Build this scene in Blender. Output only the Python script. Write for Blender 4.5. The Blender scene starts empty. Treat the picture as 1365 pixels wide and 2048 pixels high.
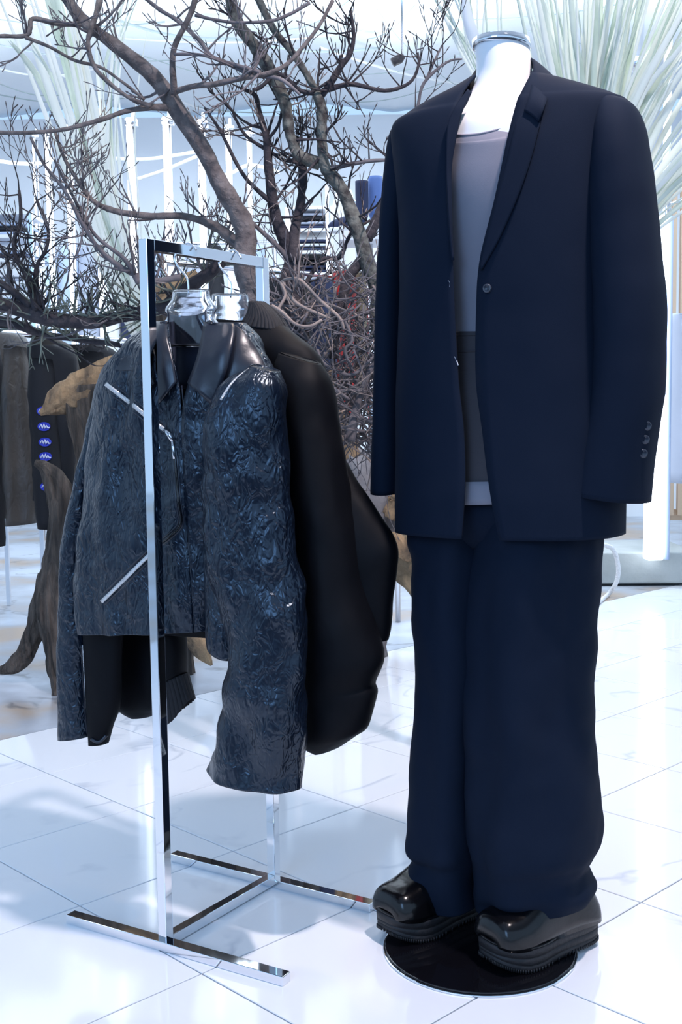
import bpy, bmesh, math, random
from mathutils import Vector, Matrix, noise
random.seed(7)
# ------------------------------------------------------------------ camera
SC = bpy.context.scene
F, PITCH, ROLL, CX, CY = 2304.25, .0909, -.01342, 682.5, 1024.
CAM = Vector((0, 0, 1))
fw = Vector((0, math.cos(PITCH), -math.sin(PITCH)))
_r = Vector((1, 0, 0)); _u = _r.cross(fw)
RT = _r*math.cos(ROLL) + _u*math.sin(ROLL)
UP = -_r*math.sin(ROLL) + _u*math.cos(ROLL)
cd = bpy.data.cameras.new('camera'); cam = bpy.data.objects.new('camera', cd)
SC.collection.objects.link(cam); SC.camera = cam
m = Matrix((RT, UP, -fw)).transposed().to_4x4(); m.translation = CAM
cam.matrix_world = m
cd.sensor_fit = 'VERTICAL'; cd.sensor_height = 36.; cd.lens = F/2048*36.
cd.clip_start = .05; cd.clip_end = 60
# ------------------------------------------------------------------ world, lights, exposure
w = bpy.data.worlds.new('world'); SC.world = w; w.use_nodes = True
bg = w.node_tree.nodes['Background']; bg.inputs[0].default_value = (.46, .69, 1.0, 1); bg.inputs[1].default_value = 1.12
SC.view_settings.view_transform = 'Standard'; SC.view_settings.look = 'None'
SC.view_settings.exposure = 0.0; SC.view_settings.gamma = 1; SC.view_settings.use_curve_mapping = False
def lamp(kind, name, loc, target, energy, color, size=.1, spot=60, blend=.4):
    l = bpy.data.lights.new(name, kind); l.energy = energy; l.color = color
    if kind == 'AREA': l.shape = 'SQUARE'; l.size = size
    else: l.shadow_soft_size = size
    if kind == 'SPOT': l.spot_size = math.radians(spot); l.spot_blend = blend
    o = bpy.data.objects.new(name, l); SC.collection.objects.link(o); o.location = loc
    o.rotation_euler = (Vector(target)-Vector(loc)).to_track_quat('-Z', 'Y').to_euler()
    return o
lamp('SPOT', 'track_spot_front', (.69, 1.54, 3.0), (.05, 2.45, 0), 265, (1, .87, .88), .05, 88, .6)
lamp('SPOT', 'fill_spot_leaves_left', (-.7, 1.9, 3.1), (-1.1, 4.3, 1.9), 120, (1, .93, .86), .08, 70, .8)  # added fill that brightens the left palm and branches, no fixture there
lamp('SPOT', 'fill_spot_leaves_right', (1.3, 2.6, 3.2), (1.0, 4.2, 2.2), 90, (1, .95, .88), .08, 60, .8)  # same kind of added fill for the right palm leaves
lamp('SPOT', 'track_spot_back', (1.6, 3.6, 3.1), (1.35, 3.9, 0), 40, (1, .78, .68), .06, 70, .8)
lamp('SPOT', 'track_spot_warm', (.35, 3.3, 2.9), (-.1, 2.1, 1.2), 34, (1, .72, .5), .05, 45, .5)
lamp('AREA', 'fill_area_far', (0, 6.6, 3.3), (0, 6.6, 0), 165, (.78, .88, 1), 5.)  # added invisible fill for the far room; the ceiling has no such panel
lamp('AREA', 'window_daylight', (-1.9, -1.6, 2.3), (-.3, 2.3, .9), 60, (.30, .56, 1), 1.8)
for k, x in enumerate((-2.6, .3, 3.4)): lamp('SPOT', 'ceiling_fill_spot', (x, 7.2, 1.9), (x, 6.6, 3.5), 240, (.80, .91, 1), .3, 150, .8)  # unseen lamps added in mid-air to brighten the ceiling film

# ------------------------------------------------------------------ pixel helpers
def ray(px, py): return fw + RT*((px-CX)/F) - UP*((py-CY)/F)
def at(px, py, Y):
    d = ray(px, py); return CAM + d*(Y/d.y)
def atz(px, py, z):
    d = ray(px, py); return CAM + d*((z-1)/d.z)
class Frame:
    def __init__(s, p0, n): s.p0 = Vector((p0[0], p0[1], 1)); s.n = Vector((n[0], n[1], 0)).normalized()
    def P(s, px, py, d=0):
        r = ray(px, py); return CAM + r*(((s.p0-CAM).dot(s.n)+d)/r.dot(s.n))
# ------------------------------------------------------------------ object helpers
COL = SC.collection
def root_loc(o):
    while o and o.parent: o = o.parent
    return o.location if o else Vector()
def props(o, label=None, cat=None, group=None, kind=None):
    if label: o['label'] = label
    if cat: o['category'] = cat
    if group: o['group'] = group
    if kind: o['kind'] = kind
    return o
def thing(name, label, cat, loc=(0, 0, 0), group=None):
    o = bpy.data.objects.new(name, None); COL.objects.link(o); o.location = loc; o.empty_display_size = .1
    return props(o, label, cat, group)
def mesh(name, V, Fc, mat, parent=None, smooth=True, label=None, kind=None, solid=0, off=0, bevel=0, sub=0, origin=None):
    me = bpy.data.meshes.new(name)
    b = root_loc(parent) if parent else (Vector(origin) if origin is not None else Vector())
    me.from_pydata([tuple(Vector(v)-b) for v in V], [], Fc); me.update()
    if smooth: me.shade_smooth() if hasattr(me, 'shade_smooth') else [setattr(p, 'use_smooth', True) for p in me.polygons]
    me.materials.append(mat)
    o = bpy.data.objects.new(name, me); COL.objects.link(o)
    if parent: o.parent = parent
    else: o.location = b
    if solid:
        k = o.modifiers.new('s', 'SOLIDIFY'); k.thickness = solid; k.offset = off
    if bevel:
        k = o.modifiers.new('b', 'BEVEL'); k.width = bevel; k.segments = 2; k.limit_method = 'ANGLE'
    if sub:
        k = o.modifiers.new('u', 'SUBSURF'); k.levels = sub; k.render_levels = sub
    return props(o, label, None, None, kind)
def cr(P, m):
    """Catmull-Rom resample of a list of tuples/vectors to m points per span"""
    P = [tuple(p) for p in P]; out = []
    for i in range(len(P)-1):
        a, b, c, d = P[max(i-1, 0)], P[i], P[i+1], P[min(i+2, len(P)-1)]
        for k in range(m):
            t = k/m
            out.append(tuple(.5*((2*y)+(-x+z)*t+(2*x-5*y+4*z-q)*t*t+(-x+3*y-3*z+q)*t**3) for x, y, z, q in zip(a, b, c, d)))
    out.append(P[-1]); return out
class MB:
    def __init__(s): s.V = []; s.F = []
    def add(s, V, Fc):
        k = len(s.V); s.V += [Vector(v) for v in V]; s.F += [tuple(i+k for i in f) for f in Fc]
    def box(s, c, ax, ay, az):
        c = Vector(c); ax, ay, az = Vector(ax), Vector(ay), Vector(az)
        V = [c+ax*i+ay*j+az*k for i in (-1, 1) for j in (-1, 1) for k in (-1, 1)]
        s.add(V, [(0, 1, 3, 2), (4, 6, 7, 5), (0, 4, 5, 1), (2, 3, 7, 6), (0, 2, 6, 4), (1, 5, 7, 3)])
    def tube(s, P, R, n=6, cap=True):
        P = [Vector(p) for p in P]
        if not isinstance(R, (list, tuple)): R = [R]*len(P)
        V = []; up = None
        for i, p in enumerate(P):
            t = (P[min(i+1, len(P)-1)]-P[max(i-1, 0)])
            if t.length < 1e-9: t = Vector((0, 0, 1))
            t.normalize()
            if up is None: up = t.orthogonal().normalized()
            up = (up-t*up.dot(t))
            if up.length < 1e-6: up = t.orthogonal()
            up.normalize(); sd = t.cross(up)
            for k in range(n):
                a = 2*math.pi*k/n; V.append(p+(up*math.cos(a)+sd*math.sin(a))*R[i])
        Fc = [(i*n+k, i*n+(k+1) % n, (i+1)*n+(k+1) % n, (i+1)*n+k) for i in range(len(P)-1) for k in range(n)]
        if cap: Fc += [tuple(range(n-1, -1, -1)), tuple((len(P)-1)*n+k for k in range(n))]
        s.add(V, Fc)
    def obj(s, name, mat, parent=None, **k): return mesh(name, s.V, s.F, mat, parent, **k)
# ------------------------------------------------------------------ materials
def mat(name, col, rough=.5, metal=0, col2=None, nscale=5, bump=0, bscale=40, stretch=(1, 1, 1), spec=.5, trans=0, emit=0, sheen=0, coat=0, bdist=.01):
    M = bpy.data.materials.new(name); M.use_nodes = True; nt = M.node_tree; b = nt.nodes['Principled BSDF']
    b.inputs['Base Color'].default_value = (*col, 1); b.inputs['Roughness'].default_value = rough; b.inputs['Metallic'].default_value = metal
    b.inputs['Specular IOR Level'].default_value = spec; b.inputs['Transmission Weight'].default_value = trans
    b.inputs['Sheen Weight'].default_value = sheen; b.inputs['Coat Weight'].default_value = coat
    if emit: b.inputs['Emission Color'].default_value = (*col, 1); b.inputs['Emission Strength'].default_value = emit
    if col2 or bump:
        tc = nt.nodes.new('ShaderNodeTexCoord'); mp = nt.nodes.new('ShaderNodeMapping'); mp.inputs['Scale'].default_value = stretch
        nt.links.new(tc.outputs['Object'], mp.inputs[0])
    if col2:
        n = nt.nodes.new('ShaderNodeTexNoise'); n.inputs['Scale'].default_value = nscale; n.inputs['Detail'].default_value = 6
        r = nt.nodes.new('ShaderNodeValToRGB'); r.color_ramp.elements[0].position = .35; r.color_ramp.elements[1].position = .65
        r.color_ramp.elements[0].color = (*col, 1); r.color_ramp.elements[1].color = (*col2, 1)
        nt.links.new(mp.outputs[0], n.inputs['Vector']); nt.links.new(n.outputs[0], r.inputs[0]); nt.links.new(r.outputs[0], b.inputs['Base Color'])
    if bump:
        n = nt.nodes.new('ShaderNodeTexNoise'); n.inputs['Scale'].default_value = bscale; n.inputs['Detail'].default_value = 8
        u = nt.nodes.new('ShaderNodeBump'); u.inputs['Strength'].default_value = bump; u.inputs['Distance'].default_value = bdist
        nt.links.new(mp.outputs[0], n.inputs['Vector']); nt.links.new(n.outputs[0], u.inputs['Height']); nt.links.new(u.outputs[0], b.inputs['Normal'])
    return M
def leather_mat(name, col, rough, sc, st, sp=.6):
    M = mat(name, col, rough, spec=sp); nt = M.node_tree; b = nt.nodes['Principled BSDF']; b.inputs['Specular Tint'].default_value = (.72, .86, 1, 1)  # blue of the reflected window light is put into the specular tint
    tc = nt.nodes.new('ShaderNodeTexCoord'); mp = nt.nodes.new('ShaderNodeMapping'); mp.inputs['Scale'].default_value = (1, 1, .6)
    nt.links.new(tc.outputs['Object'], mp.inputs[0])
    nd = nt.nodes.new('ShaderNodeTexNoise'); nd.inputs['Scale'].default_value = sc*.6; nd.inputs['Detail'].default_value = 2
    nt.links.new(mp.outputs[0], nd.inputs['Vector'])
    mx = nt.nodes.new('ShaderNodeMix'); mx.data_type = 'RGBA'; mx.blend_type = 'LINEAR_LIGHT'; mx.inputs[0].default_value = .022
    nt.links.new(mp.outputs[0], mx.inputs[6]); nt.links.new(nd.outputs['Color'], mx.inputs[7])
    v = nt.nodes.new('ShaderNodeTexVoronoi'); v.feature = 'DISTANCE_TO_EDGE'; v.inputs['Scale'].default_value = sc
    nt.links.new(mx.outputs[2], v.inputs['Vector'])
    def edge(vn, lim):
        c_ = nt.nodes.new('ShaderNodeMapRange'); c_.interpolation_type = 'SMOOTHSTEP'; c_.inputs['From Max'].default_value = lim; nt.links.new(vn.outputs['Distance'], c_.inputs[0]); return c_.outputs[0]
    v2 = nt.nodes.new('ShaderNodeTexVoronoi'); v2.feature = 'DISTANCE_TO_EDGE'; v2.inputs['Scale'].default_value = sc*2.3; nt.links.new(mx.outputs[2], v2.inputs['Vector'])
    n2 = nt.nodes.new('ShaderNodeTexNoise'); n2.inputs['Scale'].default_value = 7; n2.inputs['Detail'].default_value = 3; n2.inputs['Distortion'].default_value = 1.; nt.links.new(mp.outputs[0], n2.inputs['Vector'])
    msk = nt.nodes.new('ShaderNodeMapRange'); msk.inputs['From Min'].default_value = .35; msk.inputs['From Max'].default_value = .62; nt.links.new(n2.outputs[0], msk.inputs[0])
    def ma(a, k, b_):
        q_ = nt.nodes.new('ShaderNodeMath'); q_.operation = 'MULTIPLY_ADD'; nt.links.new(a, q_.inputs[0])
        if isinstance(k, float): q_.inputs[1].default_value = k
        else: nt.links.new(k, q_.inputs[1])
        if isinstance(b_, float): q_.inputs[2].default_value = b_
        else: nt.links.new(b_, q_.inputs[2])
        return q_.outputs[0]
    h = ma(edge(v, .30), msk.outputs[0], 0.)
    h = ma(edge(v2, .3), .28, h)
    h = ma(n2.outputs[0], 3.5, h)
    u = nt.nodes.new('ShaderNodeBump'); u.inputs['Strength'].default_value = st; u.inputs['Distance'].default_value = .0035
    nt.links.new(h, u.inputs['Height']); nt.links.new(u.outputs[0], b.inputs['Normal'])
    return M
def stone_mat(name, base, veinc, rough, vscale, amount, random_off=True, stains=None, spec=.5):
    M = mat(name, base, rough, spec=spec); nt = M.node_tree; b = nt.nodes['Principled BSDF']
    g = nt.nodes.new('ShaderNodeNewGeometry'); oi = nt.nodes.new('ShaderNodeObjectInfo')
    cb = nt.nodes.new('ShaderNodeVectorMath'); cb.operation = 'MULTIPLY_ADD'; cb.inputs[1].default_value = (17, 11, 5)
    cmb = nt.nodes.new('ShaderNodeCombineXYZ')
    for i in range(3): nt.links.new(oi.outputs['Random'], cmb.inputs[i])
    nt.links.new(cmb.outputs[0], cb.inputs[0]); nt.links.new(g.outputs['Position'], cb.inputs[2])
    src = cb.outputs[0] if random_off else g.outputs['Position']
    n = nt.nodes.new('ShaderNodeTexNoise'); n.inputs['Scale'].default_value = vscale; n.inputs['Detail'].default_value = 5; n.inputs['Distortion'].default_value = .6
    nt.links.new(src, n.inputs['Vector'])
    s = nt.nodes.new('ShaderNodeMath'); s.operation = 'SUBTRACT'; s.inputs[1].default_value = .5; nt.links.new(n.outputs[0], s.inputs[0])
    a = nt.nodes.new('ShaderNodeMath'); a.operation = 'ABSOLUTE'; nt.links.new(s.outputs[0], a.inputs[0])
    r = nt.nodes.new('ShaderNodeMapRange'); r.inputs['From Max'].default_value = .016; r.inputs['To Min'].default_value = amount; r.inputs['To Max'].default_value = 0
    nt.links.new(a.outputs[0], r.inputs[0])
    n4 = nt.nodes.new('ShaderNodeTexNoise'); n4.inputs['Scale'].default_value = 4.5; nt.links.new(src, n4.inputs['Vector'])
    r4 = nt.nodes.new('ShaderNodeMapRange'); r4.inputs['From Min'].default_value = .48; r4.inputs['From Max'].default_value = .6; nt.links.new(n4.outputs[0], r4.inputs[0])
    ml = nt.nodes.new('ShaderNodeMath'); ml.operation = 'MULTIPLY'; nt.links.new(r.outputs[0], ml.inputs[0]); nt.links.new(r4.outputs[0], ml.inputs[1])
    mx = nt.nodes.new('ShaderNodeMix'); mx.data_type = 'RGBA'; mx.inputs[6].default_value = (*base, 1); mx.inputs[7].default_value = (*veinc, 1)
    nt.links.new(ml.outputs[0], mx.inputs[0])
    if stains:
        n5 = nt.nodes.new('ShaderNodeTexNoise'); n5.inputs['Scale'].default_value = 1.6; n5.inputs['Detail'].default_value = 8; nt.links.new(src, n5.inputs['Vector'])
        rp = nt.nodes.new('ShaderNodeValToRGB'); e = rp.color_ramp.elements
        e[0].position = .38; e[0].color = (*stains[0], 1); e[1].position = .62; e[1].color = (*stains[1], 1)
        x = e.new(.5); x.color = (*base, 1); nt.links.new(n5.outputs[0], rp.inputs[0]); nt.links.new(rp.outputs[0], mx.inputs[6])
    nt.links.new(mx.outputs[2], b.inputs['Base Color'])
    return M
SUIT = mat('navy_suiting', (.0040, .0092, .0225), .85, bump=.15, bscale=900, spec=.15, bdist=.001)
SUITD = mat('navy_suiting_dark', (.006, .009, .02), .8, spec=.3)
BUTTON = mat('horn_button', (.03, .035, .05), .25)
TANK = mat('grey_jersey', (.22, .21, .25), .85, bump=.1, bscale=500, bdist=.001)
TANKD = mat('shaded_grey_mesh', (.05, .043, .05), .85, bump=.2, bscale=60, stretch=(1, 1, 8), bdist=.004)  # sheer ruched cloth, with shade painted into its darker colour
MANN = mat('white_mannequin', (.86, .86, .88), .38)
CHROME = mat('polished_chrome', (.80, .82, .85), .045, 1)
BLACKGL = mat('black_glass', (.004, .004, .006), .05)
BOOT = mat('smooth_black_leather', (.003, .003, .004), .17, bump=.05, bscale=60, spec=.4)
SOLE = mat('black_rubber', (.009, .009, .012), .6, bump=.2, bscale=120)
LEATHER = leather_mat('crinkled_black_leather', (.0035, .007, .016), .28, 46, .62, .62)
LEATHS = mat('smooth_leather', (.007, .010, .020), .34, bump=.25, bscale=30, spec=.6, bdist=.004)
SATIN = mat('black_satin', (.0022, .0026, .0045), .6, bump=.2, bscale=12, spec=.13)
RIB = mat('black_rib_knit', (.008, .008, .011), .8)
LINING = mat('navy_lining', (.018, .026, .05), .6)
ZIP = mat('silver_zip', (.75, .73, .72), .3, .8, bump=.5, bscale=400, stretch=(1, 1, 1))
PLASTIC = mat('clear_plastic', (.97, .98, 1), .03, trans=1.0)
STEEL = mat('steel_wire', (.85, .86, .9), .2, 1)
BARK = mat('brown_bark', (.185, .16, .155), .85, col2=(.09, .075, .075), nscale=35, bump=.9, bscale=60, bdist=.01)
BARKD = mat('dark_bark', (.06, .05, .055), .85, col2=(.025, .022, .03), nscale=30, bump=.9, bscale=60)
BARKL = mat('lichen_bark', (.035, .03, .03), .9, col2=(.17, .175, .155), nscale=42, bump=.9, bscale=60)
TWIG = mat('twig_bark', (.17, .155, .165), .85, col2=(.085, .075, .085), nscale=20)
TWIGL = mat('pale_twig', (.36, .28, .24), .8, col2=(.15, .13, .13), nscale=12)
DRIFT = mat('driftwood', (.14, .11, .09), .9, col2=(.035, .028, .024), nscale=7, bump=1, bscale=9, stretch=(6, 6, .8), bdist=.04)
DRIFTT = mat('driftwood_tan', (.42, .27, .15), .9, col2=(.13, .09, .06), nscale=9, bump=1, bscale=16, stretch=(2, 2, 1), bdist=.03)
DRIFTG = mat('driftwood_grey', (.30, .29, .30), .9, col2=(.14, .12, .12), nscale=6, bump=.8, bscale=14, bdist=.03)
LEAF = mat('dried_palm_leaf', (.95, .96, .9), .6, col2=(.82, .86, .78), nscale=6)
LEAFG = mat('green_palm_leaf', (.50, .60, .50), .6, col2=(.74, .80, .72), nscale=6)
WHITE = mat('white_paint', (.85, .88, .92), .6)
FILM = mat('white_ceiling_film', (.86, .90, .94), .75, bump=.3, bscale=1.5, bdist=.1)
CABLE = mat('ceiling_cable', (.45, .52, .52), .5)
CABLEW = mat('white_cable', (.9, .9, .9), .5)
GLOW = mat('tube_glow', (.86, .92, 1), .3, emit=5)
TILE = stone_mat('white_marble_tile', (.80, .82, .86), (.40, .45, .54), .08, 1.5, .5, spec=.32)
GROUT = mat('dark_grout', (.06, .06, .07), .8)
CONC = stone_mat('stained_concrete', (.36, .38, .42), (.08, .08, .09), .28, 1.3, .7, False, ((.42, .30, .20), (.55, .60, .68)))
CONCB = mat('grey_concrete', (.34, .37, .37), .7, col2=(.42, .45, .45), nscale=4, bump=.2, bscale=30)
ROPE = mat('white_rope', (.8, .8, .82), .8, bump=.8, bscale=120)
PINE = mat('pale_pine', (.62, .46, .33), .6)
CL_BROWN = leather_mat('worn_brown_leather', (.10, .085, .075), .5, 30, .5)
CL_DK = mat('dark_brown_cloth', (.035, .03, .028), .8, bump=.3, bscale=20)
CL_BK = mat('black_cloth', (.008, .009, .014), .8, bump=.3, bscale=20)
CL_NV = mat('navy_cloth', (.02, .03, .08), .8)
CL_RD = mat('red_cloth', (.50, .02, .02), .7, col2=(.1, .02, .02), nscale=20)
CL_OL = mat('olive_cloth', (.22, .18, .12), .8)
CL_GY = mat('pale_grey_cloth', (.42, .46, .56), .8, bump=.3, bscale=14)
CL_LB = mat('light_blue_cloth', (.45, .55, .75), .8)
CL_WH = mat('white_cloth', (.8, .82, .86), .8)
BLUEP = mat('blue_print', (.03, .05, .55), .6)
WHITEP = mat('white_print', (.75, .78, .95), .6)

# ------------------------------------------------------------------ setting
th = -0.79747745
U = Vector((math.cos(th), math.sin(th), 0)); Vv = Vector((-U.y, U.x, 0))      # tile axes
A0, SL, B0, SM = -1.9916, .4030, 1.18876, .3985
def gpt(a, b, z=0): return U*a + Vv*b + Vector((0, 0, z))
def plate(name, pts, z0, z1, mt, **k):
    n = len(pts); V = [Vector((p[0], p[1], z0)) for p in pts]+[Vector((p[0], p[1], z1)) for p in pts]
    return mesh(name, V, [tuple(range(n-1, -1, -1)), tuple(range(n, 2*n))]+[(i, (i+1) % n, n+(i+1) % n, n+i) for i in range(n)], mt, smooth=False, **k)
edge = A0-3*SL
floor = plate('floor', [gpt(edge, -9), gpt(edge, 16), gpt(9, 16), gpt(9, -9)], -.06, -.004, GROUT); floor['kind'] = 'structure'
cf = plate('floor', [gpt(-14, -9), gpt(-14, 16), gpt(edge-.004, 16), gpt(edge-.004, -9)], -.06, -.001, CONC); cf['kind'] = 'structure'
cf['label'] = 'stained polished concrete floor behind the marble tiles'; floor['label'] = 'dark grout bed under the white marble tiles'
tm = bpy.data.meshes.new('floor_tile'); bm = bmesh.new()
hx, hy, bv = SL/2-.0016, SM/2-.0016, .0012
ring = lambda i, z: [bm.verts.new(U*(x*(hx-i))+Vv*(y*(hy-i))+Vector((0, 0, z))) for x, y in ((-1, -1), (1, -1), (1, 1), (-1, 1))]
r0, r1, r2 = ring(0, -.010), ring(0, -bv), ring(bv, 0)
for a, b in ((r0, r1), (r1, r2)):
    for i in range(4): bm.faces.new((a[i], a[(i+1) % 4], b[(i+1) % 4], b[i]))
bm.faces.new(r2); bm.to_mesh(tm); bm.free(); tm.materials.append(TILE)
cnt = []
for i in range(-3, 9):
    for j in range(-8, 28):
        c = gpt(A0+(i+.5)*SL, B0+(j+.5)*SM)
        if c.y < .9: continue
        px = CX+F*c.x/c.y
        cnt.append((c.y+(100 if px < -450/c.y or px > 1365+450/c.y else 0), c))
cnt.sort(key=lambda t: t[0])
for _, c in cnt[:298]:
    o = bpy.data.objects.new('floor_tile', tm); COL.objects.link(o); o.parent = floor; o.location = c
mb_t = MB()
for _, c in cnt[298:]:
    k_ = [c+Vector(v.co) for v in tm.vertices]; mb_t.add(k_, [tuple(p.vertices) for p in tm.polygons])
mesh('floor_tile', mb_t.V, mb_t.F, TILE, floor, smooth=False, kind='stuff')
# back wall, ceiling of white film, side walls
def quad_obj(name, pts, mt, kind='structure', **k):
    o = mesh(name, pts, [(0, 1, 2, 3)], mt, smooth=False, solid=.05, off=0, **k); o['kind'] = kind; return o
CZ = 3.5
quad_obj('wall_back', [(-8, 10.2, -.05), (9, 10.2, -.05), (9, 10.2, CZ), (-8, 10.2, CZ)], WHITE)
quad_obj('wall_left', [(-5.2, 4.4, -.05), (-5.2, 10.2, -.05), (-5.2, 10.2, CZ), (-5.2, 4.4, CZ)], WHITE)
quad_obj('wall_right', [(6.2, 4, -.05), (6.2, 10.2, -.05), (6.2, 10.2, CZ), (6.2, 4, CZ)], WHITE)
V = []; nx, ny = 40, 30
for j in range(ny+1):
    for i in range(nx+1):
        x = -8+17*i/nx; y = -1.5+11.8*j/ny
        V.append((x, y, CZ+.05+.10*math.sin(i*math.pi/4)**2+.05*noise.noise((x, y, 0))))
ceil = mesh('ceiling', V, [(j*(nx+1)+i, j*(nx+1)+i+1, (j+1)*(nx+1)+i+1, (j+1)*(nx+1)+i) for j in range(ny) for i in range(nx)], FILM)
ceil['kind'] = 'structure'
LN = [(-60, 30, 330, 44, 2.2, 0), (200, 28, 470, 78, 3.6, 0), (470, 78, 760, 96, 3, 0), (230, 76, 730, 62, 2, 1), (0, 138, 190, 138, 2.4, 1), (0, 90, 350, 120, 1.5, 0),
      (120, 150, 340, 205, 1.6, 1), (0, 190, 250, 196, 1.6, 0), (340, 190, 470, 222, 2.2, 1), (0, 168, 150, 186, 1.4, 0), (560, 60, 700, 0, 1.6, 0), (640, 95, 990, 175, 3.4, 1),
      (735, -10, 860, 130, 1.1, 0), (735, 78, 830, 10, 1.2, 0), (900, 40, 1365, -20, 1.4, 0), (700, 150, 960, 95, 1.2, 0), (860, 130, 960, 180, 1, 0), (690, 205, 900, 160, 1.1, 0),
      (1050, 60, 1365, 100, 1.5, 0), (480, 150, 620, 120, 1.4, 0), (30, -10, 220, 60, 1.5, 0), (280, 110, 620, 180, 1.3, 0), (380, 212, 640, 214, 1.6, 0)]
for k, (x1, y1, x2, y2, r, wh) in enumerate(LN):
    mb = MB(); a, b = atz(x1, y1, CZ-.06), atz(x2, y2, CZ-.06)
    if a.y > 9.9: a = at(x1, y1, 9.9)
    if b.y > 9.9: b = at(x2, y2, 9.9)
    pts = [a.lerp(b, t/8) - Vector((0, 0, .05*math.sin(t/8*math.pi))) for t in range(9)]
    o = mb.__class__(); o.tube(pts, r*a.y/F*.8, 5); o.obj('ceiling_rib', CABLEW if wh else CABLE, ceil)

# vertical light tubes on clear frames
tubes = [(66, 8.6, 268, 5), (92, 7.6, 262, 9), (133, 7.0, 250, 9), (192, 6.3, 232, 12), (258, 6.0, 236, 14), (331, 6.0, 234, 14), (400, 6.3, 240, 12), (455, 7.2, 250, 10), (497, 8.2, 262, 8)]
T0 = None
words = ['far left, nearly hidden by twigs', 'second from the left edge', 'third from the left edge', 'fourth from the left, beside the wide palm leaves', 'fifth from the left, tallest above the rack',
         'sixth from the left, left of the thick brown limb', 'just right of the thick brown limb', 'second to the right of the thick brown limb', 'rightmost of the row behind the branches']
for (px, Y, ty, wd), wn in zip(tubes, words):
    top = at(px, ty, Y); base = Vector((top.x, top.y, 0)); z0 = .9
    e = thing('tube_lamp', 'white vertical light tube, '+wn, 'lamp', base, 'vertical light tubes behind the branches')
    mb = MB(); mb.tube([base+Vector((0, 0, z0)), base+Vector((0, 0, top.z))], wd/2*Y/F*.85, 10); mb.obj('glowing_tube', GLOW, e)
    mb = MB(); mb.tube([base+Vector((.012, .05, 0)), base+Vector((.012, .05, top.z+.05))], .009, 8); mb.obj('post', STEEL, e)
    for z in (z0, top.z-.02): mb = MB(); mb.box(base+Vector((.01, .02, z)), (.03, 0, 0), (0, .03, 0), (0, 0, .015)); mb.obj('bracket', STEEL, e)
e = thing('strung_cable', 'white cables strung between the vertical light tubes', 'cable', at(200, 320, 7.5))
for pts in ([(-30, 318), (30, 326), (75, 327), (110, 318)], [(150, 306), (230, 317), (300, 318), (390, 304)], [(270, 360), (330, 340), (395, 312)], [(400, 330), (450, 350), (500, 330), (560, 345)]):
    mb = MB(); mb.tube(cr([tuple(at(x, y, 7.5)) for x, y in pts], 5), .011, 6); mb.obj('cable', CABLEW, e)
# lamp post at right on concrete block
g = Vector((at(1312, 1090, 6.15).x, 6.15, 0))
e = thing('post_lamp', 'tall glowing white tube lamp standing on the concrete block at right', 'lamp', g)
wz = at(1312, 432, 6.15).z
mb = MB(); mb.box(g+Vector((-.012, 0, (.16+wz)/2)), (.045, 0, 0), (0, .045, 0), (0, 0, (wz-.16)/2)); mb.obj('glowing_tube', GLOW, e, bevel=.01)
mb = MB(); mb.box(g+Vector((.06, .0, (.16+wz)/2)), (.012, 0, 0), (0, .012, 0), (0, 0, (wz-.16)/2)); mb.obj('post', CL_LB, e)
mb = MB(); mb.tube([g+Vector((.05, .05, .16)), g+Vector((.05, .05, 3.5))], .022, 10); mb.obj('ceiling_pole', STEEL, e)
b = at(1230, 1130, 6.2)
mb = MB(); V1 = atz(1150, 1150, 0); V2 = atz(1326, 1163, 0)
e2 = thing('concrete_block', 'low grey concrete block under the post lamp at right', 'block', (b.x, 6.3, 0))
mb.box(Vector(((V1.x+V2.x)/2, 6.55, .10)), (.36, -.02, 0), (0, .30, 0), (0, 0, .085)); mb.obj('block', CONCB, e2, smooth=False, bevel=.008)
mb = MB(); mb.box(Vector(((V1.x+V2.x)/2, 6.56, .008)), (.33, 0, 0), (0, .27, 0), (0, 0, .008)); mb.obj('foot', BLACKGL, e2, smooth=False)
mb = MB(); P = [at(x, y, 5.9) for x, y in [(1192, 1085), (1215, 1092), (1228, 1100), (1236, 1125), (1237, 1150), (1230, 1172), (1214, 1192)]]+[atz(1195, 1206, .015)]
mb.tube(cr(P, 4), .012, 7); props(mb.obj('rope', ROPE, smooth=True), 'white rope hanging in a loop beside the grey concrete block', 'rope')

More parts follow.
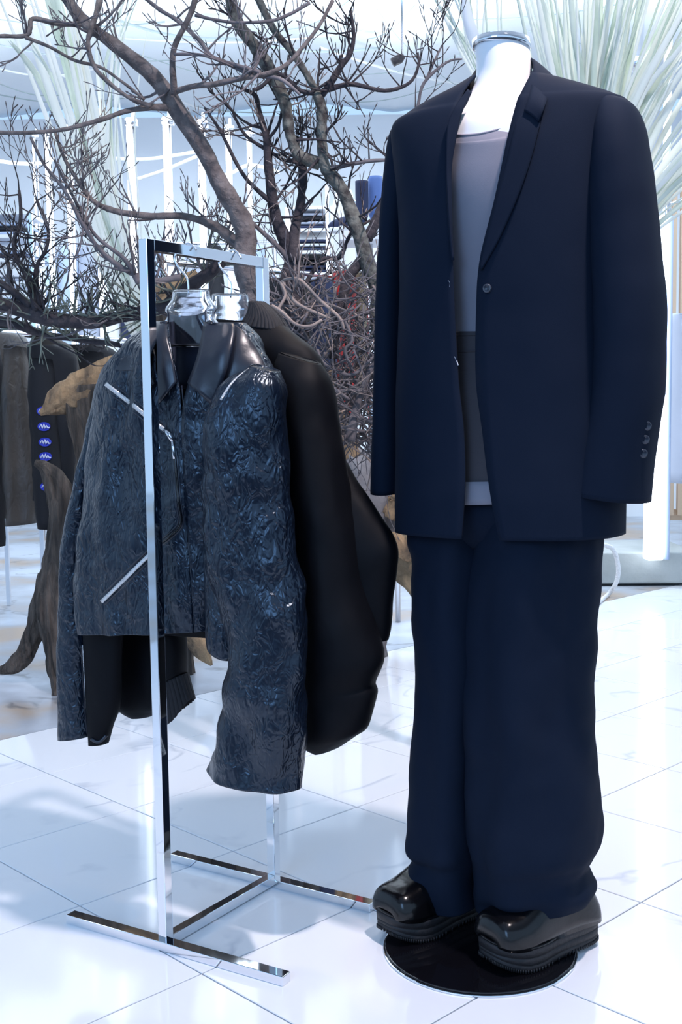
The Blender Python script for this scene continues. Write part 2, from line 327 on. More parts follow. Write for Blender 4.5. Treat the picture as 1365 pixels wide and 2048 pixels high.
# ------------------------------------------------------------------ garment shells
def NZ(p, f, s=0): return noise.noise((p[0]*f+s, p[1]*f+s*.7, p[2]*f+s*1.3))
class Shell:
    """a tube of cloth: rows (xl, yl, xr, yr, front depth, back depth[, sag[, g1, g2]])"""
    def __init__(s, fr, rows, m=5, N=48, p=2.2, d0=0, fold=0, nf=0, wr=0, seed=0, ff=9):
        s.fr, s.p, s.d0, s.N = fr, p, d0, N; s.fold, s.nf, s.wr, s.seed, s.ff = fold, nf, wr, seed, ff
        L = max(len(r) for r in rows); rows = [tuple(r)+(0,)*(L-len(r)) for r in rows]
        s.gap = L > 7; s.R = cr(rows, m)
    def fd(s, x): return max(0., 1-abs(x)**s.p)**(1/s.p)
    def disp(s, P, out, v):
        k = 0
        if s.wr: k += s.wr*NZ((P.x, P.y, P.z*.6), 11, s.seed)+s.wr*.5*NZ((P.x, P.y, P.z*.8), 26, s.seed+3)
        if s.fold: k += s.fold*math.sin(P.dot(s.fr.n.cross(Vector((0, 0, 1))))*s.ff*6.28+2.5*NZ(P, 3, s.seed)+s.seed)
        return P + out*k
    def point(s, r, th, v=0):
        xl, yl, xr, yr, tf, tb = r[:6]; sag = r[6] if len(r) > 6 else 0
        c = math.cos(th); sn = math.sin(th)
        x = math.copysign(abs(c)**(2/s.p), c); q = math.copysign(abs(sn)**(2/s.p), sn)
        A, B = s.fr.P(xl, yl, s.d0), s.fr.P(xr, yr, s.d0); C = (A+B)/2; H = (B-A)/2
        P = C+H*x+s.fr.n*((tf if q > 0 else tb)*q)
        if sag and q > 0: P.z -= sag*(1-x*x)*.0009
        out = (H.normalized()*c+s.fr.n*sn).normalized()
        return s.disp(P, out, v)
    def sx(s, r, g):  # angle at which the front passes pixel x = g
        lo, hi = .02, math.pi-.02
        def px(t):
            P = s.point(r, t)-CAM; return CX+F*P.dot(RT)/P.dot(fw)
        for _ in range(13):
            mid = (lo+hi)/2
            if px(mid) > g: lo = mid
            else: hi = mid
        return (lo+hi)/2
    def build(s, name, mt, parent, solid=.003, capb=False, **k):
        V = []; N = s.N; M = len(s.R)
        for i, r in enumerate(s.R):
            if s.gap:
                t1, t2 = s.sx(r, r[7]), s.sx(r, r[8])
                if t1 < t2+.01: t1 = t2 = (t1+t2)/2
                for j in range(N): V.append(s.point(r, t1+(2*math.pi+t2-t1)*j/(N-1)))
            else:
                for j in range(N): V.append(s.point(r, 2*math.pi*j/N))
        W = N-1 if s.gap else N
        Fc = [(i*N+j, (i+1)*N+j, (i+1)*N+(j+1) % N, i*N+(j+1) % N) for i in range(M-1) for j in range(W)]
        if capb: Fc.append(tuple((M-1)*N+j for j in range(N)))
        if 'sleeve' in name: Fc.append(tuple(range(N-1, -1, -1)))
        return mesh(name, V, Fc, mt, parent, solid=solid, off=-1, **k)
    def surf(s, px, py, off=0):
        ty = py
        for _ in range(4):
            P = s._surf(px, ty, 0)-CAM; ty += .9*(py-(CY-F*P.dot(UP)/P.dot(fw)))
        return s._surf(px, ty, off)
    def _surf(s, px, py, off=0):
        # point of the front surface seen at pixel (px, py), pushed off towards the viewer
        def yat(r):
            x = (px-r[0])/(r[2]-r[0]); return r[1]+(r[3]-r[1])*x, x
        best = None
        for i in range(len(s.R)-1):
            y0, x0 = yat(s.R[i]); y1, x1 = yat(s.R[i+1])
            if best is None or min(abs(y0-py), abs(y1-py)) < best[0]:
                t = 0 if y1 == y0 else max(0, min(1, (py-y0)/(y1-y0)))
                best = (min(abs(y0-py), abs(y1-py)), tuple(a+(b-a)*t for a, b in zip(s.R[i], s.R[i+1])), x0+(x1-x0)*t)
            if (y0-py)*(y1-py) <= 0:
                t = 0 if y1 == y0 else (py-y0)/(y1-y0)
                best = (-1, tuple(a+(b-a)*t for a, b in zip(s.R[i], s.R[i+1])), x0+(x1-x0)*t); break
        r = best[1]; P = s.point(r, s.sx(r, px))
        return P+(CAM-P).normalized()*off
def strip(name, sh, A, B, mt, parent, off=.006, thick=.003, m=5, nw=6, puff=0, offb=None, **k):
    """cloth strip between pixel polylines A and B laid on shell sh"""
    A, B = cr(A, m), cr(B, m); V = []
    for a, b in zip(A, B):
        for j in range(nw+1):
            t = j/nw; o = off+(0 if offb is None else (offb-off)*t)+puff*math.sin(math.pi*t)
            V.append(sh.surf(a[0]+(b[0]-a[0])*t, a[1]+(b[1]-a[1])*t, o))
    n = nw+1
    return mesh(name, V, [(i*n+j, (i+1)*n+j, (i+1)*n+j+1, i*n+j+1) for i in range(len(A)-1) for j in range(nw)], mt, parent, solid=thick, off=0, **k)
def cord(name, sh, pts, r, mt, parent, off=.002, m=4, n=6, flat=None, **k):
    P = [sh.surf(x, y, off) for x, y in cr(pts, m)]
    mb = MB(); mb.tube(P, r, n); return mb.obj(name, mt, parent, **k)
def zipline(sh, pts, wid, parent, off=.004, slider=None):
    """zip: dark leather welt, silver teeth band, optional slider with puller"""
    nrm = []
    for i in range(len(pts)):
        a, b = pts[max(0, i-1)], pts[min(len(pts)-1, i+1)]; dx, dy = b[0]-a[0], b[1]-a[1]; l = math.hypot(dx, dy) or 1
        nrm.append((-dy/l, dx/l))
    def off_(w): return [(p[0]+n[0]*w, p[1]+n[1]*w) for p, n in zip(pts, nrm)]
    z = strip('zip', sh, off_(-wid), off_(wid), ZIP, parent, off+.003, .002, 8, 2)
    for w in (-wid*2.4, wid*2.4): cord('welt', sh, off_(w), .0024, LEATHS, z, off=off-.001, m=8)
    return z

# ------------------------------------------------------------------ mannequin group
MF = Frame((.262, 2.105), (-.475, -.88))
base = Vector((.245, 2.045, 0))
mq = thing('mannequin', 'headless white mannequin with chrome neck cap on a round black base', 'mannequin', base)
neck = Shell(MF, [(955, 97, 1055, 84, .052, .052), (956, 106, 1056, 92, .053, .053), (959, 135, 1059, 120, .054, .055), (957, 165, 1062, 150, .056, .06), (945, 195, 1066, 180, .062, .07),
    (915, 225, 1095, 200, .072, .085), (880, 250, 1140, 225, .085, .09), (850, 290, 1190, 265, .098, .10), (850, 400, 1185, 380, .105, .10), (870, 600, 1160, 590, .085, .08),
    (865, 800, 1165, 800, .085, .09), (865, 980, 1165, 990, .08, .09)], N=56, p=2.1)
neck.build('torso', MANN, mq, solid=0, capb=True)
capS = Shell(MF, [(954, 89, 1053, 74, .0515, .0515), (955, 104, 1055, 91, .0525, .0525)], N=48, p=2, m=2)
capS.build('neck_cap', CHROME, mq, solid=.004)
r = capS.R[0]; V = [capS.point(r, 2*math.pi*j/48) for j in range(48)]
mesh('neck_cap_top', V, [tuple(range(48))], CHROME, mq, smooth=False, solid=.004)
def disc(name, c, R, z0, z1, mt, parent, n=72):
    V = [Vector((c[0]+R*math.cos(2*math.pi*k/n), c[1]+R*math.sin(2*math.pi*k/n), z)) for z in (z0, z1) for k in range(n)]
    return mesh(name, V, [tuple(range(n-1, -1, -1)), tuple(range(n, 2*n))]+[(i, (i+1) % n, n+(i+1) % n, n+i) for i in range(n)], mt, parent, smooth=False, bevel=.0015)
disc('base_rim', base, .178, 0, .004, CHROME, mq)
disc('base_plate', base, .174, .004, .008, BLACKGL, mq)
mb = MB(); rb = at(988, 1862, 2.06); mb.tube([(rb.x, rb.y, .006), (rb.x, rb.y, .35)], .011, 20); mb.obj('support_rod', CHROME, mq)

# tank top
tk = thing('tank_top', 'grey scoop neck tank top under the open navy blazer', 'top', (base.x, base.y, .6))
tank = Shell(MF, [(872, 256, 1120, 228, .101, .10, 48), (866, 280, 1150, 250, .105, .104, 38), (858, 310, 1180, 280, .107, .106, 22), (855, 420, 1185, 400, .110, .106), (872, 600, 1160, 590, .092, .09), (868, 690, 1165, 690, .092, .09)], N=56, p=2.1)
tank.build('body', TANK, tk, solid=.0015)
rr = tank.R[0]; mb = MB(); mb.tube([tank.point(rr, math.pi*k/40)+MF.n*.001 for k in range(41)], .0022, 6); mb.obj('neck_binding', TANK, tk)
tank2 = Shell(MF, [(868, 668, 1165, 668, .093, .09), (868, 700, 1162, 700, .095, .09), (866, 800, 1165, 800, .105, .095), (868, 930, 1168, 935, .116, .1), (874, 1001, 1170, 992, .122, .1)], N=56, p=2.1, m=8, wr=.003)
tank2.build('lower_panel', TANKD, tk, solid=.0015, label='dark ruched lower part of the grey top')
cord('seam', tank2, [(905, 671), (960, 669)], .0016, TANKD, tk, off=.002)
cord('seam', tank2, [(905, 704), (960, 702)], .0016, TANKD, tk, off=.002)
tank3 = Shell(MF, [(868, 958, 1168, 952, .1205, .1), (874, 1003, 1170, 994, .1245, .1)], N=56, p=2.1, m=3)
tank3.build('hem_band', TANK, tk, solid=.0015)

# blazer
bz = thing('blazer', 'oversized navy single breasted blazer hanging open on the mannequin', 'blazer', (base.x, base.y, .55))
body = Shell(MF, [
    (946, 168, 1098, 158, .056, .062, 0, 954, 1064),
    (910, 192, 1140, 168, .070, .075, 0, 940, 1060),
    (860, 220, 1190, 182, .085, .09, 0, 928, 1052),
    (822, 246, 1236, 197, .097, .10, 0, 921, 1043),
    (800, 268, 1258, 216, .107, .108, 0, 914, 1034),
    (806, 330, 1250, 300, .122, .115, 0, 903, 1015),
    (818, 430, 1240, 420, .130, .118, 0, 904, 990),
    (820, 540, 1236, 540, .132, .112, 0, 908, 961),
    (818, 640, 1236, 650, .131, .11, 0, 912, 954),
    (814, 760, 1238, 770, .132, .112, 0, 919, 954),
    (812, 850, 1240, 860, .134, .116, 0, 929, 966),
    (812, 930, 1241, 940, .137, .12, 0, 932, 976),
    (812, 990, 1242, 1000, .140, .122, 0, 930, 986),
    (812, 1056, 1241, 1070, .140, .122, 0, 925, 1000)], N=110, p=2.5, m=6, wr=.0016, seed=2)
body.build('body', SUIT, bz, solid=.004)
strip('lapel', body, [(1061, 190), (1047, 225), (1031, 253), (1013, 329), (994, 400), (975, 475), (961, 537)],
      [(1076, 228), (1080, 240), (1080, 252), (1061, 324), (1036, 395), (999, 478), (963, 541)], SUIT, bz, .005, .004, nw=8, offb=.008)
strip('lapel', body, [(944, 186), (928, 216), (917, 258), (904, 333), (903, 380), (904, 450), (907, 520)],
      [(936, 180), (912, 214), (896, 252), (893, 330), (895, 390), (899, 450), (906, 521)], SUIT, bz, .004, .0045, nw=6, offb=.012)
# collar: a band running round the neck
cA = [body.surf(1049, 222, .010), body.surf(1060, 190, .010), MF.P(1066, 150, .055), MF.P(1066, 121, .0), MF.P(1040, 112, -.05), MF.P(1000, 112, -.075), MF.P(965, 125, -.055), MF.P(955, 152, .0), MF.P(945, 180, .05), MF.P(932, 212, .075)]
cB = [body.surf(1078, 244, .012), body.surf(1092, 208, .012), MF.P(1106, 165, .045), MF.P(1100, 148, -.02), MF.P(1065, 135, -.075), MF.P(1000, 140, -.10), MF.P(952, 155, -.08), MF.P(925, 180, -.005), MF.P(915, 208, .05), MF.P(910, 232, .088)]
a_, b_ = cr(cA, 5), cr(cB, 5); V = []
for a, b in zip(a_, b_):
    a, b = Vector(a), Vector(b)
    for j in range(6):
        t = j/5; V.append(a.lerp(b, t)+Vector((0, 0, .002*math.sin(math.pi*t))))
mesh('collar', V, [(i*6+j, (i+1)*6+j, (i+1)*6+j+1, i*6+j+1) for i in range(len(a_)-1) for j in range(5)], SUIT, bz, solid=.004, off=0)
slL = Shell(MF, [(806, 258, 836, 262, .02, .02), (796, 268, 850, 290, .045, .05), (790, 300, 850, 320, .055, .06), (785, 360, 842, 370, .06, .06), (780, 430, 828, 430, .06, .06), (774, 520, 820, 520, .058, .06), (768, 620, 815, 620, .056, .058),
    (765, 720, 811, 720, .055, .055), (762, 820, 808, 820, .053, .055), (759, 910, 807, 910, .052, .053), (757, 982, 806, 985, .05, .05, 4)], N=44, p=2.3, d0=-.01, wr=.0018, seed=5)
slL.build('sleeve', SUIT, bz, solid=.004)
slR = Shell(MF, [(1214, 196, 1258, 206, .02, .02), (1204, 206, 1272, 222, .045, .05), (1198, 250, 1284, 256, .065, .065), (1194, 300, 1292, 300, .075, .07), (1190, 370, 1303, 370, .08, .075), (1190, 450, 1311, 450, .08, .075), (1193, 530, 1318, 530, .08, .075), (1195, 600, 1326, 600, .08, .075),
    (1195, 700, 1325, 700, .08, .075), (1191, 780, 1322, 780, .08, .075), (1182, 850, 1313, 850, .08, .075), (1164, 920, 1303, 925, .08, .075), (1146, 982, 1295, 1004, .08, .07)], N=56, p=2.3, d0=.022, wr=.002, seed=9)
slR.build('sleeve', SUIT, bz, solid=.004)
cord('sleeve_seam', slR, [(1262, 230), (1268, 330), (1270, 430), (1272, 600), (1271, 760), (1268, 850), (1266, 900)], .0006, SUITD, bz, off=.0004)
for (x, y, q, sh) in ((1295, 852, 1, slR), (1291, 879, 1, slR), (1287, 907, 1, slR), (975, 577, 0, body)):
    c = sh.surf(x, y, .006); nn = (MF.n+MF.n.cross(Vector((0, 0, -1)))*(.9 if q else 0)).normalized()
    t1 = nn.orthogonal().normalized(); t2 = nn.cross(t1); V = []; n = 18; R = .0078
    prof = [(0, .0014), (.55, .0010), (.7, .0026), (.95, .0024), (1, .0005), (1, -.002)]
    for pr, ph in prof[1:]: V += [c+(t1*math.cos(2*math.pi*k/n)+t2*math.sin(2*math.pi*k/n))*R*pr+nn*ph for k in range(n)]
    V.append(c+nn*.0014)
    Fc = [(i*n+k, i*n+(k+1) % n, (i+1)*n+(k+1) % n, (i+1)*n+k) for i in range(4) for k in range(n)]+[(len(V)-1, (k+1) % n, k) for k in range(n)]
    mesh('button', V, Fc, BUTTON, bz)
for pts in ([(897, 560), (901, 566), (900, 574)], [(910, 713), (914, 722), (917, 731)]): cord('buttonhole', body, pts, .0011, mat('pale_thread', (.5, .5, .55), .7), bz, off=.0035)

# trousers
tr = thing('trousers', 'wide navy pleated trousers pooling over black boots', 'trousers', (base.x, base.y, .05))
hip = Shell(MF, [(862, 940, 1180, 945, .10, .10), (852, 1010, 1186, 1015, .104, .105), (850, 1060, 1184, 1065, .09, .105), (862, 1085, 1178, 1088, .07, .10)], N=72, p=2.4, wr=.003)
hip.build('waist_and_hips', SUIT, tr, solid=.003)
legL = Shell(MF, [(846, 1000, 1010, 1010, .10, .10), (840, 1075, 1006, 1080, .11, .10), (849, 1120, 1000, 1130, .115, .10), (852, 1250, 985, 1260, .11, .09), (851, 1400, 976, 1410, .10, .09), (846, 1540, 974, 1550, .10, .09), (840, 1630, 970, 1640, .10, .09), (838, 1678, 972, 1690, .104, .09), (847, 1702, 972, 1712, .094, .085), (840, 1722, 966, 1745, .10, .085), (833, 1750, 966, 1775, .098, .08), (826, 1782, 972, 1800, .090, .08, 4)],
    N=84, p=2.2, wr=.007, fold=.006, ff=11, seed=3, d0=-.01, m=7)
legL.build('leg', SUIT, tr, solid=.003)
legR = Shell(MF, [(960, 1000, 1186, 1008, .108, .10), (958, 1080, 1190, 1085, .118, .10), (955, 1140, 1189, 1140, .124, .10), (948, 1250, 1187, 1260, .122, .10), (946, 1400, 1182, 1410, .120, .10), (948, 1500, 1184, 1510, .120, .10), (952, 1600, 1188, 1610, .122, .10), (958, 1680, 1190, 1690, .126, .10), (962, 1716, 1178, 1720, .116, .10), (964, 1748, 1167, 1742, .112, .10), (964, 1768, 1173, 1766, .110, .10), (964, 1785, 1181, 1784, .098, .10), (966, 1802, 1171, 1802, .092, .10, 2)],
    N=96, p=2.2, wr=.008, fold=.007, ff=9, seed=8, d0=.0, m=7)
legR.build('leg', SUIT, tr, solid=.003)

# boots: local frame x forward, y side, z up
def boot(toe_px, dr, label, W=.054):
    t = atz(*toe_px, .0); h = t+Vector((*dr, 0)).normalized()*.252; t.z = h.z = 0
    fx = (t-h); L = fx.length; fx.normalize(); fy = Vector((0, 0, 1)).cross(fx)
    o = (t+h)/2; zb = .0085
    e = thing('boot', label, 'boot', o, 'black square toed platform boots')
    def P(x, y, z): return o+fx*x+fy*y+Vector((0, 0, zb+z))
    def outline(k, n=44):
        out = []
        for i in range(n):
            a = 2*math.pi*i/n; c, s_ = math.cos(a), math.sin(a)
            x = math.copysign(abs(c)**.62, c)*L/2; y = math.copysign(abs(s_)**.62, s_)
            u = x/L+.5; wd = W*(.80+.28*math.exp(-((u-.74)/.26)**2)-.06*math.exp(-((u-.4)/.2)**2)); out.append((x*(1+k/L*2), y*(wd+k), u))
        return out
    lv = [(0, -.002), (.004, .0), (.012, .001), (.013, -.0003), (.014, .001), (.026, .0015), (.027, .0), (.028, .0015), (.039, .0025), (.043, .0005)]
    V = []; n = 44
    for z, k in lv:
        for x, y, u in outline(k, n):
            V.append(P(x, y, z+max(0, u-.75)**2*.28*(1 if z < .02 else .55)))
    Fc = [(i*n+j, i*n+(j+1) % n, (i+1)*n+(j+1) % n, (i+1)*n+j) for i in range(len(lv)-1) for j in range(n)]+[tuple(range(n-1, -1, -1)), tuple((len(lv)-1)*n+j for j in range(n))]
    mesh('platform_sole', V, Fc, SOLE, e)
    mb = MB()
    for x, y, u in outline(.0012, 120): mb.box(P(x, y, .0035+max(0, u-.75)**2*.28), fx*.001, fy*.001, Vector((0, 0, .003)))
    mb.obj('tread', SOLE, e, kind='stuff')
    # upper : cross sections along the foot
    V = []; secs = [(-.47, .60, .035), (-.43, .76, .055), (-.33, .82, .10), (-.20, .82, .13), (-.08, .84, .115), (.03, .90, .096), (.13, .96, .080), (.22, 1.0, .068), (.30, 1.0, .060), (.37, .98, .055), (.425, .93, .049), (.46, .84, .040), (.482, .66, .024), (.486, .5, .008)]
    n2 = 28; S = cr(secs, 3)
    for a, wv, hh in S:
        for j in range(n2):
            th_ = math.pi*j/(n2-1); c, s_ = math.cos(th_), math.sin(th_); ex = .58 if a > .1 else .7; ez = .80
            V.append(P(a*L, math.copysign(abs(c)**ex, c)*W*wv*1.0, .041+max(0, a-.25)**2*.15+abs(s_)**ez*hh*.97))
    mesh('upper', V, [(i*n2+j, (i+1)*n2+j, (i+1)*n2+j+1, i*n2+j+1) for i in range(len(S)-1) for j in range(n2-1)], BOOT, e, solid=.002, off=-1)
    mb = MB(); mb.tube([P(x, y, .0445+max(0, u-.75)**2*.16) for x, y, u in outline(-.001, 60)]+[P(*outline(-.001, 60)[0][:2], .0445+.01)], .0026, 6, False); mb.obj('welt', BOOT, e)
    return e
boot((975, 1948), (.84, .54), 'black platform boot nearer the camera, its heel beyond the round base')
boot((770, 1890), (.80, .60), 'black platform boot on the left, toe beyond the round base')

# ------------------------------------------------------------------ chrome rack
rd = Vector((.56, .83, 0)).normalized(); rs = Vector((.858, -.514, 0)).normalized()
pf = Vector((-.338, 2.072, 0)); pr_ = Vector((-.152, 2.352, 0))
rd = (pr_-pf).normalized()
rk = thing('garment_rack', 'narrow square tube chrome garment rack holding two black jackets', 'clothes rack', (pf+pr_)/2)
Z = Vector((0, 0, 1)); q = .0098
sdx = Z.cross(rd).normalized()*-1
for p in (pf, pr_):
    mb = MB(); mb.box(p+Z*.65, rd*q, sdx*q, Z*.65); mb.obj('upright', CHROME, rk, smooth=False, bevel=.001)
mb = MB(); mb.box((pf+pr_)/2+Z*(1.3-q), rd*((pr_-pf).length/2-q-.0002), sdx*q, Z*q); mb.obj('top_bar', CHROME, rk, smooth=False, bevel=.001)
mb = MB(); mb.box((pf+pr_)/2+Z*.0125, rd*((pr_-pf).length/2-q-.0002), sdx*q, Z*.010); mb.obj('crossbar', CHROME, rk, smooth=False, bevel=.001)
for a, b in (((132, 1847), (566, 1974)), ((340, 1723), (740, 1826))):
    a, b = atz(*a, 0), atz(*b, 0); ax = (b-a)/2; pd = Z.cross(ax).normalized()
    if pd.y < 0: pd = -pd
    mb = MB(); mb.box((a+b)/2+pd*.0125+Z*.0088, ax, pd*.0125, Z*.0088); mb.obj('base_rail', CHROME, rk, smooth=False, bevel=.0012)

# ------------------------------------------------------------------ jackets on the rack
JF = Frame((-.272, 2.165), (-.52, -.854))
j1 = thing('leather_jacket', 'crinkled black leather biker jacket with silver zips, front of the rack', 'jacket', (-.27, 2.17, .6), 'black jackets on the chrome rack')
jb = Shell(JF, [
    (306, 645, 478, 648, .015, .05, 0, 338, 452), (264, 686, 512, 688, .045, .055, 0, 342, 432), (230, 724, 540, 728, .058, .06, 0, 350, 402),
    (214, 765, 548, 775, .062, .062, 0, 360, 378), (203, 830, 540, 840, .066, .062, 0, 366, 366.5), (190, 950, 520, 960, .068, .062, 0, 370, 370.5),
    (178, 1080, 500, 1090, .066, .062, 0, 378, 378.5), (169, 1200, 470, 1205, .066, .062, 0, 386, 386.5), (172, 1262, 452, 1254, .064, .066, 0, 390, 390.5)], N=140, p=2.4, m=14, wr=.012, seed=4, fold=.0035, ff=11)
jbo = jb.build('body', LEATHER, j1, solid=.0035)
jside = Shell(JF, [(412, 1050, 500, 1055, .03, .03), (416, 1140, 500, 1150, .034, .03), (421, 1220, 494, 1235, .036, .03), (427, 1285, 488, 1318, .036, .03, 8)], N=40, p=2.2, d0=.045, wr=.005, seed=6, m=8)
jside.build('side_panel', LEATHER, j1, solid=.003)
sl1 = Shell(JF, [(226, 736, 262, 752, .02, .02), (206, 782, 246, 796, .035, .04), (194, 835, 236, 845, .04, .045), (182, 890, 222, 895, .042, .045), (168, 955, 205, 960, .042, .045), (150, 1040, 190, 1045, .042, .045), (137, 1120, 181, 1125, .042, .045), (133, 1230, 178, 1235, .042, .04), (131, 1350, 178, 1352, .04, .04), (131, 1474, 182, 1470, .038, .04)], N=48, p=2.3, d0=-.028, m=8, wr=.006, seed=11)
sl1.build('sleeve', LEATHER, j1, solid=.003)
gus = Shell(JF, [(172, 1240, 244, 1245, .022, .02), (175, 1330, 240, 1335, .022, .02), (178, 1400, 234, 1410, .022, .02), (182, 1450, 222, 1450, .02, .02), (184, 1488, 210, 1487, .018, .02)], N=32, d0=-.012, m=6, wr=.004, seed=2)
gus.build('cuff_gusset', SATIN, j1, solid=.002)
cord('cuff_strap', gus, [(183, 1478), (198, 1484), (213, 1470)], .004, LEATHS, j1, off=.003)
zipline(sl1, [(166, 1290), (171, 1380), (178, 1468)], 1.6, j1, off=.003)
sl2 = Shell(JF, [(500, 728, 545, 742, .02, .03), (472, 757, 552, 772, .05, .05), (446, 800, 556, 808, .058, .055), (429, 852, 560, 860, .06, .055), (419, 930, 566, 940, .062, .055), (416, 1010, 572, 1020, .062, .055), (421, 1090, 580, 1100, .06, .055), (440, 1170, 587, 1180, .06, .055), (464, 1250, 594, 1260, .06, .055), (478, 1325, 599, 1332, .06, .055), (466, 1400, 603, 1412, .06, .055), (449, 1470, 602, 1495, .06, .055), (428, 1534, 598, 1580, .06, .05, 4)], N=64, p=2.1, d0=.055, m=14, wr=.015, fold=.004, ff=9, seed=14)
sl2.build('sleeve', LEATHER, j1, solid=.003)
strip('shoulder_yoke', jb, [(292, 652), (262, 690), (234, 722), (217, 745)], [(300, 690), (300, 712), (299, 728), (296, 738)], LEATHS, j1, .0035, .003, nw=6)
strip('shoulder_yoke', jb, [(446, 640), (450, 680), (446, 730), (440, 775)], [(474, 652), (512, 688), (538, 728), (548, 760)], LEATHS, j1, .004, .003, nw=8)
cl = strip('collar', jb, [(312, 622), (299, 680), (306, 745), (318, 808)], [(338, 610), (334, 655), (345, 715), (354, 764)], LEATHS, j1, .014, .004, nw=8, puff=.006)
c2 = strip('collar', jb, [(411, 606), (407, 655), (395, 715), (376, 766)], [(436, 600), (470, 652), (456, 735), (425, 812)], LEATHS, j1, .018, .004, nw=8, puff=.010)
# neck lining seen inside the collar
V = []; n = 13
for i in range(9):
    for j in range(n):
        a = math.pi*j/(n-1); y = 618+i*20
        V.append(JF.P(374-38*math.cos(a)*(1-.02*i), y+14*math.sin(a)*(1-i/8)+0, -.042*math.sin(a)+.018))
mesh('lining', V, [(i*n+j, (i+1)*n+j, (i+1)*n+j+1, i*n+j+1) for i in range(8) for j in range(n-1)], LINING, j1, solid=.002, label='smooth navy lining inside the collar')
zipline(jb, [(212, 768), (240, 790), (270, 813), (300, 838), (330, 860)], 4.0, j1, off=.004)
z = zipline(jb, [(334, 862), (346, 882), (351, 930), (357, 1000), (362, 1046), (340, 1072), (318, 1088)], 2.0, j1, off=.004)
z['label'] = 'dark closed part of the chest zip'; z.data.materials[0] = BLACKGL
zipline(jb, [(203, 1204), (240, 1168), (280, 1128), (312, 1098)], 3.6, j1, off=.004)
mb = MB(); mb.tube([jb.surf(x, y, .009) for x, y in [(329, 858), (338, 868), (346, 882)]], [.0035, .0055, .004], 8); mb.obj('zip_slider', CHROME, j1)
mb = MB(); mb.tube([jb.surf(x, y, .010) for x, y in [(344, 880), (347, 895), (349, 918)]], [.002, .0035, .003], 6); mb.obj('zip_puller', CHROME, j1)
zipline(jside, [(430, 1163), (436, 1190), (447, 1218), (461, 1243)], 2.4, j1, off=.003)
cord('pocket_seam', jside, [(494, 1212), (478, 1230), (462, 1252)], .0022, LEATHS, j1)
cord('shoulder_zip', sl2, [(500, 738), (480, 752), (460, 772), (442, 800)], .0026, ZIP, j1, off=.003)
cord('shoulder_zip', jb, [(421, 845), (416, 858), (410, 872)], .0018, ZIP, j1, off=.006)
cord('placket_seam', jb, [(346, 772), (350, 850), (358, 920), (368, 1000), (376, 1080), (385, 1180), (390, 1264)], .0022, LEATHS, j1, off=.0015)
cord('placket_seam', jb, [(364, 772), (372, 850), (378, 920)], .0018, LEATHS, j1, off=.0015)
cord('panel_seam', jb, [(172, 1205), (190, 1232), (204, 1238), (240, 1205), (300, 1150)], .002, LEATHS, j1, off=.0015)
cord('hem_seam', jb, [(175, 1262), (240, 1263), (320, 1264), (400, 1260), (440, 1258)], .002, LEATHS, j1, off=.001)

JG = Frame((-.205, 2.272), (-.52, -.854))
j2 = thing('bomber_jacket', 'black bomber jacket with ribbed collar and cuffs behind the leather jacket', 'jacket', (-.2, 2.27, .5), 'black jackets on the chrome rack')
kb = Shell(JG, [(430, 640, 556, 648, .03, .04), (400, 668, 592, 676, .045, .05), (370, 690, 622, 704, .055, .055), (340, 720, 640, 745, .06, .06), (300, 800, 652, 810, .065, .062), (262, 900, 668, 890, .07, .066), (245, 960, 700, 948, .07, .07), (240, 1010, 740, 1012, .072, .08),
    (236, 1070, 776, 1075, .074, .085), (238, 1120, 787, 1118, .074, .085), (246, 1190, 781, 1192, .07, .08), (262, 1236, 776, 1250, .066, .07), (275, 1256, 770, 1280, .06, .06)], N=96, p=2.3, m=8, wr=.006, seed=21)
kb.build('body', SATIN, j2, solid=.003)
k2 = Shell(JG, [(566, 704, 632, 726, .02, .03), (560, 745, 648, 765, .045, .05), (572, 820, 660, 830, .055, .055), (588, 900, 674, 905, .058, .055), (600, 990, 688, 995, .06, .055), (610, 1080, 705, 1085, .062, .055), (620, 1160, 716, 1170, .064, .055), (622, 1230, 735, 1240, .066, .055), (616, 1285, 752, 1290, .066, .055), (610, 1335, 757, 1325, .066, .055), (607, 1375, 743, 1368, .064, .055), (606, 1405, 748, 1392, .062, .055), (604, 1462, 730, 1452, .06, .05), (622, 1488, 706, 1472, .05, .045), (640, 1502, 670, 1496, .03, .03)],
    N=60, p=2.2, d0=.05, m=8, wr=.005, seed=23)
k2.build('sleeve', SATIN, j2, solid=.003, capb=True)
k3 = Shell(JG, [(205, 1215, 352, 1220, .04, .04), (222, 1290, 356, 1292, .045, .04), (232, 1350, 352, 1352, .045, .04), (238, 1400, 338, 1402, .04, .04), (252, 1420, 318, 1420, .03, .03), (270, 1434, 298, 1432, .015, .015)], N=44, d0=-.01, m=6, wr=.006, seed=25)
k3.build('sleeve', SATIN, j2, solid=.003, capb=True)
k4 = Shell(JG, [(316, 1255, 360, 1260, .03, .03), (320, 1315, 366, 1310, .032, .03), (325, 1372, 366, 1348, .032, .03)], N=36, d0=.0, m=5, wr=.004, seed=26)
k4.build('lower_sleeve', SATIN, j2, solid=.003)
def ribbed(sh, name, parent, amp=.0016, fr=26):
    V = []; N = 160
    for r in sh.R:
        for j in range(N):
            a = 2*math.pi*j/N; P = sh.point(r, a); V.append(P+sh.fr.n*amp*math.sin(a*fr))
    return mesh(name, V, [(i*N+j, (i+1)*N+j, (i+1)*N+(j+1) % N, i*N+(j+1) % N) for i in range(len(sh.R)-1) for j in range(N)], RIB, parent, solid=.004, off=-1)
k5 = Shell(JG, [(324, 1376, 367, 1348, .030, .03), (326, 1408, 375, 1375, .028, .028), (329, 1440, 383, 1398, .026, .026, 24)], N=36, m=5)
ribbed(k5, 'ribbed_cuff', j2)
